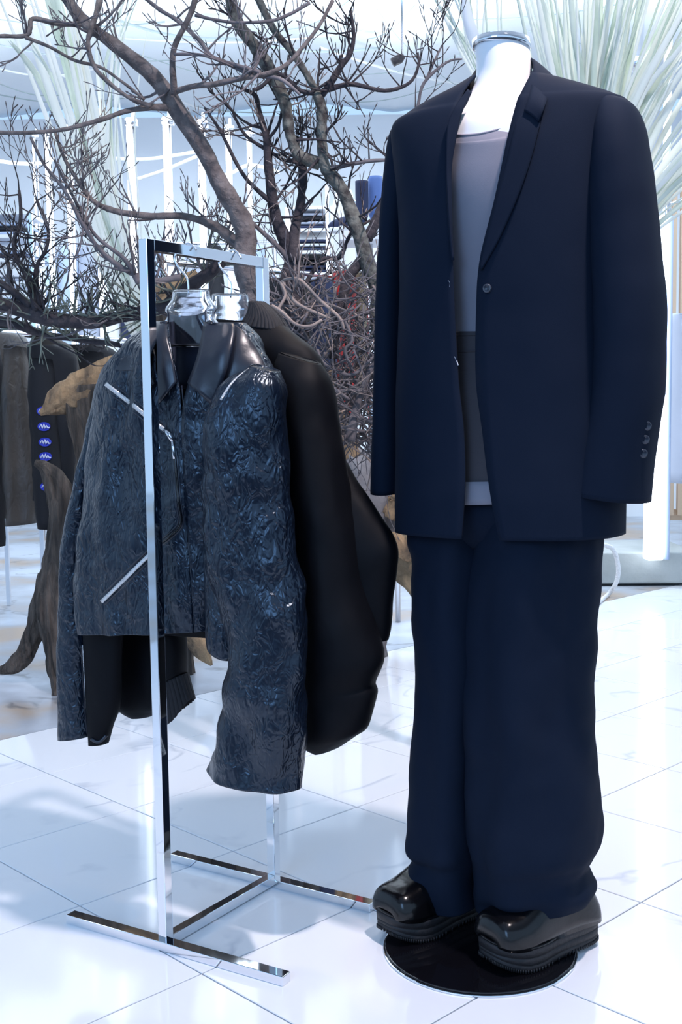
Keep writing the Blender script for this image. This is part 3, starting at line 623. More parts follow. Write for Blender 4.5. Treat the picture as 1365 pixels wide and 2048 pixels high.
k6 = Shell(JG, [(503, 605, 522, 606, .010, .018), (505, 618, 543, 623, .020, .028), (500, 634, 559, 644, .028, .036), (488, 652, 569, 664, .036, .045)], N=36, m=4)
ribbed(k6, 'ribbed_collar', j2, .0016, 34)
cord('shoulder_seam', kb, [(556, 652), (566, 700), (574, 760), (580, 830)], .0016, LEATHS, j2, off=.001)
cord('sleeve_seam', k2, [(600, 830), (618, 812), (640, 806)], .0016, LEATHS, j2, off=.001)

# hangers
def hanger(fr, hook, body_px, label, neckc):
    e = thing('clothes_hanger', label, 'hanger', fr.P(hook[-1][0], hook[-1][1]), 'clear hangers on the chrome rack')
    mb = MB(); mb.tube(cr([tuple(fr.P(x, y, 0)) for x, y in hook], 5), .0019, 8); mb.obj('hook', STEEL, e)
    (x0, y0, x1, y1), (x2, y2, x3, y3) = body_px
    sh = Shell(fr, [(x0, y0, x1, y1, .012, .012), ((x0+x2)/2+4, (y0+y2)/2, (x1+x3)/2-4, (y1+y3)/2, .014, .014), (x2, y2, x3, y3, .02, .02), (x2+2, y3+24, x3-2, y3+24, .018, .018), (x2-50, y3+80, x3+50, y3+80, .014, .014)], N=40, p=3, m=5)
    sh.build('hanger_body', PLASTIC, e, solid=.0018)
    for a in ((x0, y0, x1, y1),):
        mb = MB(); mb.tube([sh.point(sh.R[0], 2*math.pi*k/40) for k in range(41)], .0018, 6); mb.obj('rim', PLASTIC, e)
    return e
hanger(JF, [(393, 500), (384, 490), (373, 487), (361, 499), (352, 508), (350, 520), (358, 536), (371, 550), (376, 562), (378, 590)], ((350, 583, 415, 580), (337, 620, 428, 614)), 'clear plastic hanger with wire hook inside the leather jacket collar', None)
hanger(JG, [(483, 517), (476, 506), (467, 500), (457, 503), (444, 509), (438, 519), (441, 534), (456, 553), (463, 570), (462, 596)], ((428, 590, 492, 589), (418, 622, 505, 618)), 'clear plastic hanger with wire hook in the bomber jacket at the back', None)

# ------------------------------------------------------------------ branches
def wob(p, a, f, s): return Vector((NZ(p, f, s), NZ(p, f, s+9), NZ(p, f, s+17)))*a
def limb(tree, pts, mt, m=5, n=9, name='branch', seed=1, rough=.12):
    """pts: (px, py, Y, radius px)"""
    Q = cr(pts, m); P = []; R = []
    for i, (x, y, Y, r) in enumerate(Q):
        p = at(x, y, Y); rr = r*Y/F*(.78 if r < 10 else .92)
        P.append(p+wob(p, rr*.9, 9, seed)); R.append(rr*(1+rough*noise.noise((i*1.7, seed, 0))*2))
    mb = MB(); mb.tube(P, R, n); mb.obj(name, mt, tree)
    return list(zip(P, R))
def twig(mb, p, d, L, r, lev, rnd, up=.25, knob=True):
    P = [p.copy()]; R = [r]; st = 5; dd = d.normalized()
    for i in range(st):
        dd = (dd+Vector((rnd.uniform(-1, 1), rnd.uniform(-1, 1)*.7, rnd.uniform(-1, 1)+up))*.22).normalized()
        P.append(P[-1]+dd*L/st); R.append(max(.0011, r*(1-.13*(i+1))))
        if lev > 0 and i > 0 and rnd.random() < .48:
            sd = (dd+Vector((rnd.uniform(-1, 1), rnd.uniform(-.6, .6), rnd.uniform(-.5, 1)))*.95).normalized()
            twig(mb, P[-1], sd, L*rnd.uniform(.4, .7), r*.62, lev-1, rnd, up)
    if knob: P.append(P[-1]+dd*.006); R.append(R[-1]*1.7); P.append(P[-1]+dd*.008); R.append(R[-1]*.4)
    mb.tube(P, R, 4 if r < .004 else 5)
def twigs(tree, paths, count, L, mt, seed, up=.3, r=.0045, lev=2, frac=(0.1, 1)):
    rnd = random.Random(seed); mb = MB(); pool = []
    for p in paths:
        k0 = int(len(p)*frac[0]); pool += p[k0:]
    for _ in range(count):
        p, rr = rnd.choice(pool)
        d = Vector((rnd.uniform(-1, 1), rnd.uniform(-.6, .6), rnd.uniform(-.5, 1.2)))
        twig(mb, p, d, L*rnd.uniform(.5, 1.3), min(r, max(.002, rr*.6)), lev, rnd, up)
    return mb.obj('twigs', mt, tree, kind='stuff')
def tree(label, x, y): return thing('bare_branch', label, 'branch', Vector((at(x, 900, y).x, y, 0)), 'bare branches arranged behind the rack')
# A thick brown limb
tA = tree('thickest brown bare branch leaning left from behind the rack top', 500, 3.0)
a1 = limb(tA, [(520, 1553, 3.08, 24), (520, 1300, 3.08, 24), (512, 900, 3.06, 25), (505, 620, 3.05, 26), (495, 540, 3.02, 25), (478, 440, 3.0, 22), (440, 360, 2.98, 19), (400, 290, 2.96, 18), (345, 205, 2.94, 18), (285, 145, 2.92, 16), (225, 90, 2.9, 14), (165, 40, 2.9, 12), (115, -20, 2.9, 11)], BARK, n=12)
ap = [a1]
ap.append(limb(tA, [(345, 215, 2.94, 11), (300, 215, 2.9, 8), (250, 222, 2.88, 6.5), (200, 240, 2.86, 6), (130, 258, 2.85, 5.5), (60, 266, 2.84, 5), (-20, 264, 2.84, 5)], BARK, seed=2))
ap.append(limb(tA, [(175, 48, 2.9, 9), (150, 48, 2.88, 7), (110, 46, 2.86, 6.5), (65, 38, 2.86, 6), (60, 58, 2.85, 6), (50, 72, 2.85, 5.5), (0, 72, 2.84, 5), (-30, 80, 2.84, 5)], BARK, seed=3))
ap.append(limb(tA, [(350, 190, 2.9, 9), (345, 140, 2.88, 8), (350, 95, 2.86, 7), (370, 50, 2.84, 7), (385, 15, 2.84, 7), (395, -20, 2.84, 7)], BARK, seed=4))
ap.append(limb(tA, [(350, 185, 2.9, 8), (390, 170, 2.86, 7), (430, 165, 2.84, 7), (490, 155, 2.82, 7), (530, 148, 2.80, 6), (570, 130, 2.8, 5.5), (610, 90, 2.8, 5), (640, 50, 2.8, 4.5), (668, 2, 2.8, 5)], BARK, seed=5))
ap.append(limb(tA, [(50, 75, 2.85, 5), (100, 95, 2.86, 4), (150, 120, 2.88, 4), (200, 132, 2.9, 4), (240, 160, 2.9, 3.5), (290, 200, 2.92, 4)], BARK, seed=6))
ap.append(limb(tA, [(200, 0, 2.9, 8), (185, 50, 2.86, 6.5), (178, 90, 2.85, 6), (190, 135, 2.85, 6), (220, 165, 2.85, 5), (260, 195, 2.86, 5), (300, 212, 2.88, 6)], BARK, seed=7))
ap.append(limb(tA, [(285, -10, 2.85, 5), (320, 20, 2.85, 5), (350, 40, 2.85, 5), (395, 80, 2.84, 5), (425, 115, 2.83, 5), (470, 130, 2.82, 5), (520, 145, 2.8, 6)], TWIG, seed=8))
ap.append(limb(tA, [(390, 30, 2.84, 4), (430, 38, 2.84, 4), (480, 45, 2.83, 4), (540, 42, 2.82, 4), (580, 28, 2.82, 4), (620, 6, 2.82, 4)], TWIG, seed=9))
ap.append(limb(tA, [(350, 110, 2.85, 4), (400, 110, 2.84, 4), (440, 120, 2.83, 5), (500, 150, 2.82, 5), (560, 158, 2.8, 5), (600, 190, 2.8, 3.5)], TWIG, seed=10))
a1s = a1[15:]; ap[0] = a1s
twigs(tA, ap, 48, .13, TWIG, 11, up=.45)
# left lower limb
tB = tree('slender curved branch crossing left to the rack top', 300, 3.1)
bp = [limb(tB, [(490, 500, 3.1, 14), (440, 460, 3.1, 11), (380, 435, 3.08, 9), (300, 430, 3.06, 9), (240, 425, 3.05, 8), (190, 405, 3.05, 6), (160, 370, 3.04, 5), (130, 320, 3.03, 4.5), (112, 265, 3.02, 4)], BARK, seed=12),
      limb(tB, [(62, 275, 3.0, 4), (90, 330, 3.0, 4), (130, 380, 3.0, 4.5), (160, 440, 3.02, 5), (200, 500, 3.04, 6), (250, 540, 3.06, 7), (300, 560, 3.08, 8), (360, 555, 3.1, 9)], TWIG, seed=13),
      limb(tB, [(110, 320, 3.05, 3), (150, 400, 3.05, 4), (190, 470, 3.05, 4.5), (250, 520, 3.05, 6), (280, 570, 3.05, 8)], TWIG, seed=14)]
twigs(tB, bp, 34, .12, TWIG, 15, up=.5)
twigs(tB, bp, 14, .10, TWIGL, 16, up=.5, r=.004)
# low left dark branches
tC = tree('low dark branch lying across the left edge above hanging clothes', 60, 3.3)
cp = [limb(tC, [(-40, 590, 3.3, 14), (0, 600, 3.3, 15), (60, 622, 3.3, 16), (120, 640, 3.3, 16), (200, 640, 3.28, 14), (270, 630, 3.26, 13), (330, 610, 3.25, 12), (400, 560, 3.24, 15), (440, 520, 3.24, 13)], BARKD, seed=17, n=10),
      limb(tC, [(-40, 630, 3.4, 10), (40, 655, 3.4, 11), (100, 675, 3.4, 9), (180, 680, 3.38, 8), (240, 690, 3.36, 6)], BARKD, seed=18),
      limb(tC, [(75, 625, 3.3, 10), (62, 560, 3.28, 8), (40, 530, 3.27, 6), (28, 490, 3.26, 5), (42, 440, 3.25, 5), (38, 380, 3.24, 4)], BARKD, seed=19),
      limb(tC, [(78, 620, 3.3, 9), (72, 560, 3.28, 7), (74, 530, 3.28, 5), (90, 500, 3.26, 5), (95, 460, 3.25, 4), (75, 400, 3.24, 4)], BARKD, seed=20),
      limb(tC, [(60, 615, 3.3, 9), (30, 585, 3.3, 9), (-20, 550, 3.3, 8)], BARKD, seed=21),
      limb(tC, [(30, 600, 3.3, 5), (15, 520, 3.3, 4), (-10, 480, 3.3, 4)], BARKD, seed=22)]
twigs(tC, cp, 62, .13, BARKD, 23, up=.35)
twigs(tC, cp[:2], 70, .12, mat('mossy_twig', (.10, .11, .09), .9, col2=(.22, .25, .21), nscale=18), 24, up=-.1, r=.0045)
twigs(tC, cp[:1], 30, .15, TWIG, 25, up=.5)
# B dark fork
tD = tree('dark forked upright branch between rack and mannequin', 590, 3.1)
dp = [limb(tD, [(548, 1545, 3.14, 20), (555, 1300, 3.13, 20), (575, 1000, 3.12, 20), (600, 700, 3.1, 20), (585, 600, 3.1, 21), (578, 520, 3.1, 19), (560, 455, 3.1, 14), (545, 400, 3.08, 12), (535, 330, 3.06, 10), (530, 280, 3.05, 9), (515, 225, 3.04, 7), (508, 190, 3.03, 6), (480, 175, 3.0, 4)], BARKD, seed=26, n=10),
      limb(tD, [(588, 520, 3.1, 14), (592, 460, 3.1, 11), (600, 400, 3.1, 10), (608, 340, 3.08, 10), (603, 312, 3.07, 8)], BARKD, seed=27),
      limb(tD, [(545, 410, 3.08, 7), (500, 365, 3.06, 5), (470, 320, 3.05, 5), (440, 260, 3.04, 4), (410, 215, 3.04, 3)], BARKD, seed=28),
      limb(tD, [(603, 318, 3.08, 7), (570, 322, 3.07, 5), (535, 300, 3.06, 4), (490, 270, 3.05, 4), (465, 220, 3.04, 3)], BARKD, seed=29),
      limb(tD, [(534, 278, 3.05, 5), (556, 250, 3.04, 4), (572, 200, 3.03, 4), (600, 160, 3.02, 3)], BARKD, seed=30),
      limb(tD, [(590, 535, 3.1, 8), (540, 480, 3.08, 6), (500, 440, 3.06, 5), (460, 400, 3.04, 4)], TWIG, seed=31),
      limb(tD, [(595, 600, 3.1, 7), (640, 520, 3.1, 5), (680, 515, 3.1, 5), (700, 470, 3.1, 4), (740, 440, 3.1, 3)], BARKD, seed=32)]
dp[0] = dp[0][15:]
twigs(tD, dp, 34, .13, BARKD, 33, up=.35)
twigs(tD, dp, 16, .14, TWIGL, 34, up=.4, r=.0035)
# C lichen covered
tE = tree('lichen spotted branch rising left from beside the blazer sleeve', 750, 3.05)
ep = [limb(tE, [(900, 1560, 3.07, 18), (890, 1180, 3.06, 18), (850, 1010, 3.06, 18), (805, 860, 3.05, 18), (775, 720, 3.05, 18), (760, 620, 3.05, 17), (735, 520, 3.05, 17), (705, 430, 3.04, 15), (670, 370, 3.03, 14), (648, 330, 3.02, 12), (640, 270, 3.01, 11), (640, 210, 3.0, 12), (625, 165, 2.99, 9), (590, 110, 2.98, 9), (550, 60, 2.97, 9), (515, -10, 2.96, 10)], BARKL, seed=35, n=12),
      limb(tE, [(640, 335, 3.03, 12), (600, 315, 3.02, 12), (580, 270, 3.01, 11), (568, 210, 3.0, 12), (545, 160, 2.98, 13), (505, 90, 2.96, 13), (480, 45, 2.95, 13), (455, -20, 2.94, 13)], BARKL, seed=36, n=12),
      limb(tE, [(640, 190, 3.0, 9), (680, 135, 2.98, 8), (700, 110, 2.97, 6), (708, 70, 2.96, 5), (700, 20, 2.95, 4)], BARKD, seed=37),
      limb(tE, [(645, 185, 3.0, 8), (700, 170, 2.99, 6), (770, 182, 2.98, 5), (820, 165, 2.97, 4), (838, 130, 2.96, 3.5), (836, 105, 2.96, 3)], BARKD, seed=38),
      limb(tE, [(640, 185, 3.0, 6), (600, 180, 2.98, 6), (560, 150, 2.97, 5), (520, 175, 2.96, 5), (505, 180, 2.95, 5)], BARKD, seed=39),
      limb(tE, [(645, 340, 3.03, 8), (690, 330, 3.0, 6), (750, 320, 2.98, 5), (800, 318, 2.97, 4)], TWIG, seed=40),
      limb(tE, [(735, 475, 3.05, 13), (760, 420, 3.06, 11), (785, 370, 3.07, 9), (810, 320, 3.08, 7)], BARKD, seed=41),
      limb(tE, [(805, 300, 3.0, 4), (835, 220, 3.0, 4), (850, 165, 2.98, 4), (895, 125, 2.97, 3), (925, 118, 2.97, 2)], TWIG, seed=42),
      limb(tE, [(850, 165, 2.98, 3), (866, 130, 2.98, 3), (885, 92, 2.98, 2.5)], TWIG, seed=43),
      limb(tE, [(740, 510, 3.05, 12), (700, 560, 3.06, 12), (680, 640, 3.07, 11), (670, 720, 3.08, 10)], BARKD, seed=44)]
ep[0] = ep[0][20:]
twigs(tE, ep, 36, .12, BARKD, 45, up=.45)
twigs(tE, ep[2:4]+ep[5:6]+ep[7:8], 26, .11, BARKD, 46, up=.8, r=.0035, lev=1)
# brushwood tangle
tF = tree('grey brown tangle of brushwood between the bomber jacket and the blazer', 690, 2.95)
rnd = random.Random(5); mb = MB(); mb2 = MB()
for k in range(460):
    y = 560+330*rnd.random()**.9; x = rnd.uniform(560+max(0, y-620)*.35, 800); Y = rnd.uniform(2.85, 3.25)
    p = at(x, y, Y); d = Vector((rnd.uniform(-1, 1), rnd.uniform(-.4, .4), rnd.uniform(-1, 1)))
    twig(mb if k % 5 else mb2, p, d, rnd.uniform(.08, .26), rnd.uniform(.0022, .0042), 1 if k % 2 else 0, rnd, .1)
mb.obj('twigs', TWIG, tF, kind='stuff'); mb2.obj('twigs', TWIGL, tF, kind='stuff')
for k, (pts, mt) in enumerate([([(568, 560, 2.9, 4), (600, 560, 2.88, 4), (640, 600, 2.86, 4), (680, 635, 2.85, 4), (690, 660, 2.85, 4)], TWIGL), ([(565, 560, 2.9, 4), (590, 600, 2.88, 4), (630, 625, 2.87, 4), (668, 640, 2.86, 3)], TWIGL),
        ([(545, 612, 2.85, 4), (565, 625, 2.84, 4), (590, 648, 2.84, 4), (620, 652, 2.84, 4), (645, 640, 2.84, 4)], TWIGL), ([(562, 565, 2.9, 4), (570, 590, 2.88, 4), (555, 620, 2.87, 4)], TWIGL),
        ([(700, 880, 2.9, 12), (715, 820, 2.9, 10), (735, 760, 2.9, 8), (760, 700, 2.92, 6)], TWIG), ([(635, 700, 2.9, 4), (650, 730, 2.9, 4), (700, 750, 2.9, 5), (740, 720, 2.9, 4), (770, 690, 2.9, 3)], TWIG),
        ([(640, 730, 2.88, 4), (665, 770, 2.88, 5), (700, 800, 2.88, 4)], TWIG), ([(690, 640, 2.9, 4), (705, 680, 2.9, 4), (690, 700, 2.9, 4), (705, 740, 2.9, 4)], TWIG), ([(712, 830, 2.9, 6), (750, 845, 2.9, 5), (775, 850, 2.9, 4)], TWIG)]):
    limb(tF, pts, mt, seed=60+k, n=7)

# ------------------------------------------------------------------ driftwood
def wood(parent, pts, mt, name='log', n=26, m=7, amp=.42, flat=.75, seed=0, groove=9):
    Q = cr(pts, m); P = [at(x, y, Y) for x, y, Y, r in Q]; V = []
    for i, p in enumerate(P):
        R = Q[i][3]*Q[i][2]/F; t = (P[min(i+1, len(P)-1)]-P[max(0, i-1)]).normalized()
        s1 = t.cross(Vector((0, 1, 0))).normalized(); s2 = t.cross(s1)
        for k in range(n):
            a = 2*math.pi*k/n
            kk = 1+amp*noise.noise((math.cos(a)*1.3+seed, math.sin(a)*1.3, i*.10*7/m+seed))+.15*math.sin(a*groove+i*.09*7/m+seed+2*noise.noise((i*.2*7/m, seed, a)))+.06*noise.noise((a*5, i*.5, seed))
            V.append(p+(s1*math.cos(a)+s2*math.sin(a)*flat)*R*kk)
    Fc = [(i*n+k, i*n+(k+1) % n, (i+1)*n+(k+1) % n, (i+1)*n+k) for i in range(len(P)-1) for k in range(n)]+[tuple(range(n-1, -1, -1)), tuple((len(P)-1)*n+k for k in range(n))]
    return mesh(name, V, Fc, mt, parent)
d1 = thing('driftwood', 'weathered grey driftwood piece standing on two root legs at left', 'driftwood', Vector((at(100, 1390, 4.1).x, 4.1, 0)))
wood(d1, [(70, 925, 4.1, 6), (92, 935, 4.1, 14), (112, 965, 4.1, 22), (122, 1010, 4.1, 23), (120, 1080, 4.1, 25), (112, 1150, 4.08, 30), (108, 1210, 4.06, 34), (112, 1260, 4.05, 28), (115, 1320, 4.03, 22), (118, 1360, 4.02, 16), (116, 1392, 4.0, 12)], DRIFT, seed=1)
wood(d1, [(100, 1150, 4.12, 22), (88, 1210, 4.12, 24), (72, 1265, 4.13, 22), (52, 1305, 4.15, 18), (30, 1330, 4.16, 14), (5, 1340, 4.18, 9), (-10, 1342, 4.18, 5)], DRIFT, name='root_leg', seed=2)
d2 = thing('driftwood', 'big tan driftwood stump with pointed snout behind the leather jacket sleeve', 'driftwood', Vector((at(190, 1330, 4.4).x, 4.4, 0)))
wood(d2, [(80, 828, 4.3, 4), (95, 818, 4.3, 12), (118, 802, 4.3, 24), (150, 788, 4.3, 32), (190, 775, 4.32, 36), (240, 760, 4.34, 40), (290, 750, 4.35, 40)], DRIFTT, seed=3)
wood(d2, [(175, 770, 4.32, 40), (182, 840, 4.32, 42), (190, 910, 4.32, 36), (196, 980, 4.32, 32), (205, 1080, 4.32, 34), (215, 1200, 4.35, 36), (222, 1300, 4.38, 34), (225, 1338, 4.4, 30)], DRIFT, name='stem', seed=4)
wood(d2, [(330, 1190, 4.3, 30), (370, 1250, 4.2, 24), (400, 1295, 4.1, 18), (418, 1322, 4.05, 7), (424, 1330, 4.04, 3)], DRIFTT, name='root_leg', seed=5)
d5 = thing('driftwood', 'brown driftwood log seen through the chrome rack beside the hanger', 'driftwood', Vector((at(380, 1330, 4.3).x, 4.3, 0)))
wood(d5, [(300, 610, 4.3, 14), (325, 590, 4.3, 26), (350, 575, 4.3, 20), (375, 560, 4.3, 13), (395, 545, 4.3, 7)], DRIFTT, seed=13)
wood(d5, [(310, 600, 4.3, 24), (325, 700, 4.3, 32), (335, 850, 4.3, 36), (340, 1050, 4.3, 36), (345, 1200, 4.3, 36), (350, 1352, 4.3, 40)], DRIFT, name='stem', seed=14)
d3 = thing('driftwood', 'grey and tan driftwood trunk standing behind the blazer cuff', 'driftwood', Vector((at(742, 1315, 4.55).x, 4.55, 0)))
wood(d3, [(700, 905, 4.4, 22), (725, 950, 4.4, 42), (745, 990, 4.4, 38), (760, 1040, 4.42, 34), (755, 1120, 4.45, 32), (748, 1200, 4.5, 34), (742, 1270, 4.5, 34), (740, 1320, 4.55, 36)], DRIFTG, seed=6, flat=.6)
wood(d3, [(655, 740, 4.3, 8), (662, 790, 4.32, 16), (680, 840, 4.35, 22), (700, 910, 4.4, 26)], DRIFTT, name='stub', seed=7)
wood(d3, [(790, 985, 4.35, 14), (800, 1000, 4.35, 20), (780, 1030, 4.38, 18)], DRIFTT, name='stub', seed=8)
d4 = thing('driftwood', 'dark driftwood log with a sawn tan end beside the trouser leg', 'driftwood', Vector((at(890, 1335, 4.5).x, 4.5, 0)))
wood(d4, [(786, 1072, 4.35, 8), (798, 1090, 4.35, 26), (825, 1130, 4.4, 42), (860, 1155, 4.42, 44), (900, 1170, 4.5, 44)], mat('dark_driftwood', (.06, .045, .03), .8, col2=(.30, .22, .13), nscale=6, bump=1, bscale=14, bdist=.03), seed=9)
wood(d4, [(783, 1070, 4.30, 6), (796, 1082, 4.26, 15), (812, 1108, 4.28, 12), (820, 1120, 4.34, 6)], DRIFTT, name='sawn_end', seed=10)
wood(d4, [(880, 1180, 4.5, 40), (885, 1240, 4.5, 40), (890, 1300, 4.5, 38), (890, 1332, 4.5, 38)], DRIFT, name='stem', seed=11)

# ------------------------------------------------------------------ palm leaves
def blade(parent, pts, wpx, mt, rnd, fold=.3):
    Q = cr(pts, 5); V = []; N = len(Q)
    for i, (x, y, Y) in enumerate(Q):
        t = i/(N-1); w_ = wpx*Y/F*(.35+.65*math.sin(min(1, t*1.6+.15)*math.pi/2))*(1-t**5)+.0006
        p = at(x, y, Y); x2, y2, Y2 = Q[min(i+1, N-1)]; x1, y1, Y1 = Q[max(i-1, 0)]
        tn = (at(x2, y2, Y2)-at(x1, y1, Y1)).normalized(); sd = tn.cross(Vector((0, 1, .1))).normalized()
        V += [p-sd*w_, p+Vector((0, 1, 0))*w_*fold, p+sd*w_]
    Fc = []
    for i in range(N-1):
        for j in (0, 1): Fc.append((i*3+j, i*3+j+1, (i+1)*3+j+1, (i+1)*3+j))
    return mesh('leaf', V, Fc, mt, parent, solid=.0012, off=0)
rnd = random.Random(3)
pL = thing('dried_palm', 'bundle of long pale dried palm leaves rising at upper left', 'plant', Vector((at(270, 900, 4.6).x, 4.6, 0)))
LB = [((300, 720), (230, 480), (150, 150), (60, -200), 13), ((300, 720), (245, 500), (190, 240), (120, -60), 10), ((290, 720), (210, 520), (120, 240), (15, -60), 8), ((295, 720), (222, 500), (95, 190), (20, 80), 6),
      ((300, 720), (260, 540), (215, 300), (240, -40), 3), ((305, 720), (262, 540), (200, 200), (190, -40), 3), ((300, 700), (240, 500), (205, 180), (262, -40), 3), ((300, 700), (250, 500), (170, 250), (120, 0), 5), ((300, 700), (262, 500), (232, 250), (236, 60), 2.5)]
for k, (a, b, c, d, wd) in enumerate(LB):
    for jj in range(3):
        o = rnd.uniform(-16, 16)*jj
        blade(pL, [(a[0], a[1], 4.6), (b[0]+o, b[1], 4.55), (c[0]+o*1.6, c[1], 4.5), (d[0]+o*2.5, d[1], 4.4)], wd*(1.25 if jj == 0 else .6), LEAF if k % 3 else LEAFG, rnd)
pT = thing('dried_palm', 'drooping pale dried leaves above and left of the chrome neck cap', 'plant', Vector((at(1000, 900, 4.3).x, 4.3, 0)))
for k in range(16):
    x0 = 1090+rnd.uniform(-15, 15); ex = rnd.uniform(760, 1000); bend = rnd.uniform(-25, 25)
    t = (k+.5)/16; tx = 840+t*190; ty = -60
    blade(pT, [(1080+rnd.uniform(-12, 20), 420, 4.3), (1010+t*30+bend*.3, 250-20*t, 4.25), (930+t*60+bend, 110, 4.2), (tx-20, ty, 4.1)], rnd.choice([1.6, 2.2, 3, 3]), LEAF if k % 3 else LEAFG, rnd)
blade(pT, [(1000, 170, 4.1), (965, 110, 4.1), (940, 50, 4.1), (925, -40, 4.1)], 12, mat('pale_leaf', (.75, .78, .85), .6), rnd)
pR = thing('dried_palm', 'fountain of pale green dried palm leaves behind the blazer shoulder', 'plant', Vector((at(1180, 900, 4.2).x, 4.2, 0)))
for k in range(140):
    t = rnd.random()
    if k < 105:
        bx, by = 1165+rnd.uniform(-30, 40), 520; tx = 1000+t*520; ty = rnd.uniform(-160, -20)
        mx, my = bx+(tx-bx)*.35+rnd.uniform(-14, 14), 230+rnd.uniform(-20, 20)
    else:
        bx, by = 1190+rnd.uniform(-10, 10), 560; ang = rnd.uniform(.30, 1.0); l = rnd.uniform(300, 620)
        tx, ty = bx+l*math.sin(ang), by-l*math.cos(ang); mx, my = (bx*.55+tx*.45)-10, (by*.55+ty*.45)-14
    Y = rnd.uniform(3.9, 4.3)
    blade(pR, [(bx, by, 4.2), (mx, my, (Y+4.2)/2), ((mx+tx)/2+rnd.uniform(-6, 6), (my+ty)/2-5, Y), (tx, ty, Y-.1)], rnd.choice([1.6, 2.2, 3, 4, 5, 6.5]), LEAFG if rnd.random() < .35 else LEAF, rnd)

for pp, x, y, Y in ((pL, 300, 722, 4.6), (pT, 1084, 425, 4.3), (pR, 1172, 560, 4.2)):
    a = at(x, y-40, Y); b = Vector((a.x-(.09 if x > 1100 else 0), Y, 0)); mb = MB()
    mb.tube([b, b.lerp(a, .3), b.lerp(a, .7), a], [.055, .045, .042, .03], 12); mb.obj('stem', DRIFTG, pp)
# ------------------------------------------------------------------ garments, shelves and racks far behind
def garment(label, rows, Y, mt, group=None, d=.06, cat='jacket', name='hanging_jacket', sleeve=None, seed=0, sub=None):
    fr = Frame((0, Y), (0, -1)); xl = rows[0][0]; c = at((rows[0][0]+rows[0][2])/2, rows[-1][1], Y)
    e = thing(name, label, cat, (c.x, Y, c.z), group)
    sh = Shell(fr, [(*r, d, d) for r in rows], N=36, m=5, wr=.012, seed=seed, fold=.008, ff=7)
    sh.build('body', mt, e, solid=.004)
    if sleeve: 
        s2 = Shell(fr, [(*r, d*.8, d*.8) for r in sleeve], N=28, m=5, wr=.01, seed=seed+1, d0=.05)
        s2.build('sleeve', mt, e, solid=.004); return e, s2
    return e, sh
GL = 'clothes on the rail at far left'
garment('worn brown leather jacket hanging at the left edge', [(-60, 665, 20, 668), (-80, 690, 50, 690), (-80, 850, 70, 850), (-80, 1040, 78, 1030)], 4.9, CL_BROWN, GL, sleeve=[(10, 690, 52, 695), (8, 850, 66, 850), (12, 960, 78, 960), (16, 1052, 76, 1045)], seed=1)
garment('dark brown coat hanging second from the left edge', [(70, 675, 118, 678), (60, 705, 150, 710), (62, 850, 160, 850), (70, 985, 168, 985)], 5.1, CL_DK, GL, seed=2)
e3, s3 = garment('black jacket with blue script patches down its sleeve', [(125, 690, 205, 690), (115, 720, 240, 720), (120, 850, 250, 850), (125, 1020, 255, 1010)], 5.3, CL_BK, GL, sleeve=[(150, 700, 205, 705), (152, 850, 212, 850), (156, 960, 218, 960), (162, 1105, 205, 1110)], seed=3)
for k, (x, y) in enumerate(((84, 812), (87, 852), (89, 882), (91, 912), (93, 972))):
    x += 0
e4, s4 = garment('black sweater between brown coat and driftwood, blue oval logos on sleeve', [(62, 690, 120, 692), (58, 720, 150, 722), (62, 850, 150, 850), (66, 1000, 150, 1000)], 4.75, CL_BK, GL, sleeve=[(58, 715, 108, 720), (66, 850, 116, 850), (70, 950, 122, 950), (78, 1056, 112, 1058)], seed=4)
for k, (x, y) in enumerate(((86, 822), (88, 853), (90, 884), (91, 913), (93, 973))):
    P0 = s4.surf(x, y, .012); V = []; n = 16
    for j in range(n): a = 2*math.pi*j/n; V.append(s4.surf(x+13*math.cos(a), y+9*math.sin(a), .010))
    o = mesh('logo_patch', V, [tuple(range(n))], BLUEP, e4, smooth=False, solid=.002)
    mb = MB(); mb.tube([s4.surf(x+dx, y+dy, .014) for dx, dy in cr([(-9, 3), (-6, -4), (-3, 4), (0, -5), (2, 4), (5, -2), (7, 3), (11, 2)], 2)], .0028, 4); mb.obj('script_lettering', WHITEP, o)
garment('grey garment on the far rail behind the driftwood snout', [(165, 690, 180, 690), (140, 715, 190, 715), (142, 820, 192, 820), (142, 980, 195, 980)], 5.6, CL_GY, GL, seed=5)
garment('black coat sleeve at the left picture edge, lowest hem', [(-55, 672, -35, 672), (-78, 700, -8, 702), (-74, 900, -2, 900), (-70, 980, 4, 980), (-70, 1095, 6, 1092)], 4.6, CL_BK, GL, seed=6)
rl = thing('clothes_rail', 'steel clothes rail carrying the garments at far left', 'clothes rail', (at(80, 900, 5.0).x, 5.0, 0))
mb = MB(); zr = at(80, 668, 5.0).z; mb.tube([(at(-120, 668, 4.6).x, 4.6, zr), (at(250, 668, 5.6).x, 5.6, zr)], .014, 8); mb.obj('top_rail', STEEL, rl)
for x, Y in ((-120, 4.6), (250, 5.6)):
    mb = MB(); xx = at(x, 668, Y).x; mb.tube([(xx, Y, 0), (xx, Y, zr)], .014, 8); mb.obj('upright', STEEL, rl)
GC = 'clothes on the rail behind the brushwood'
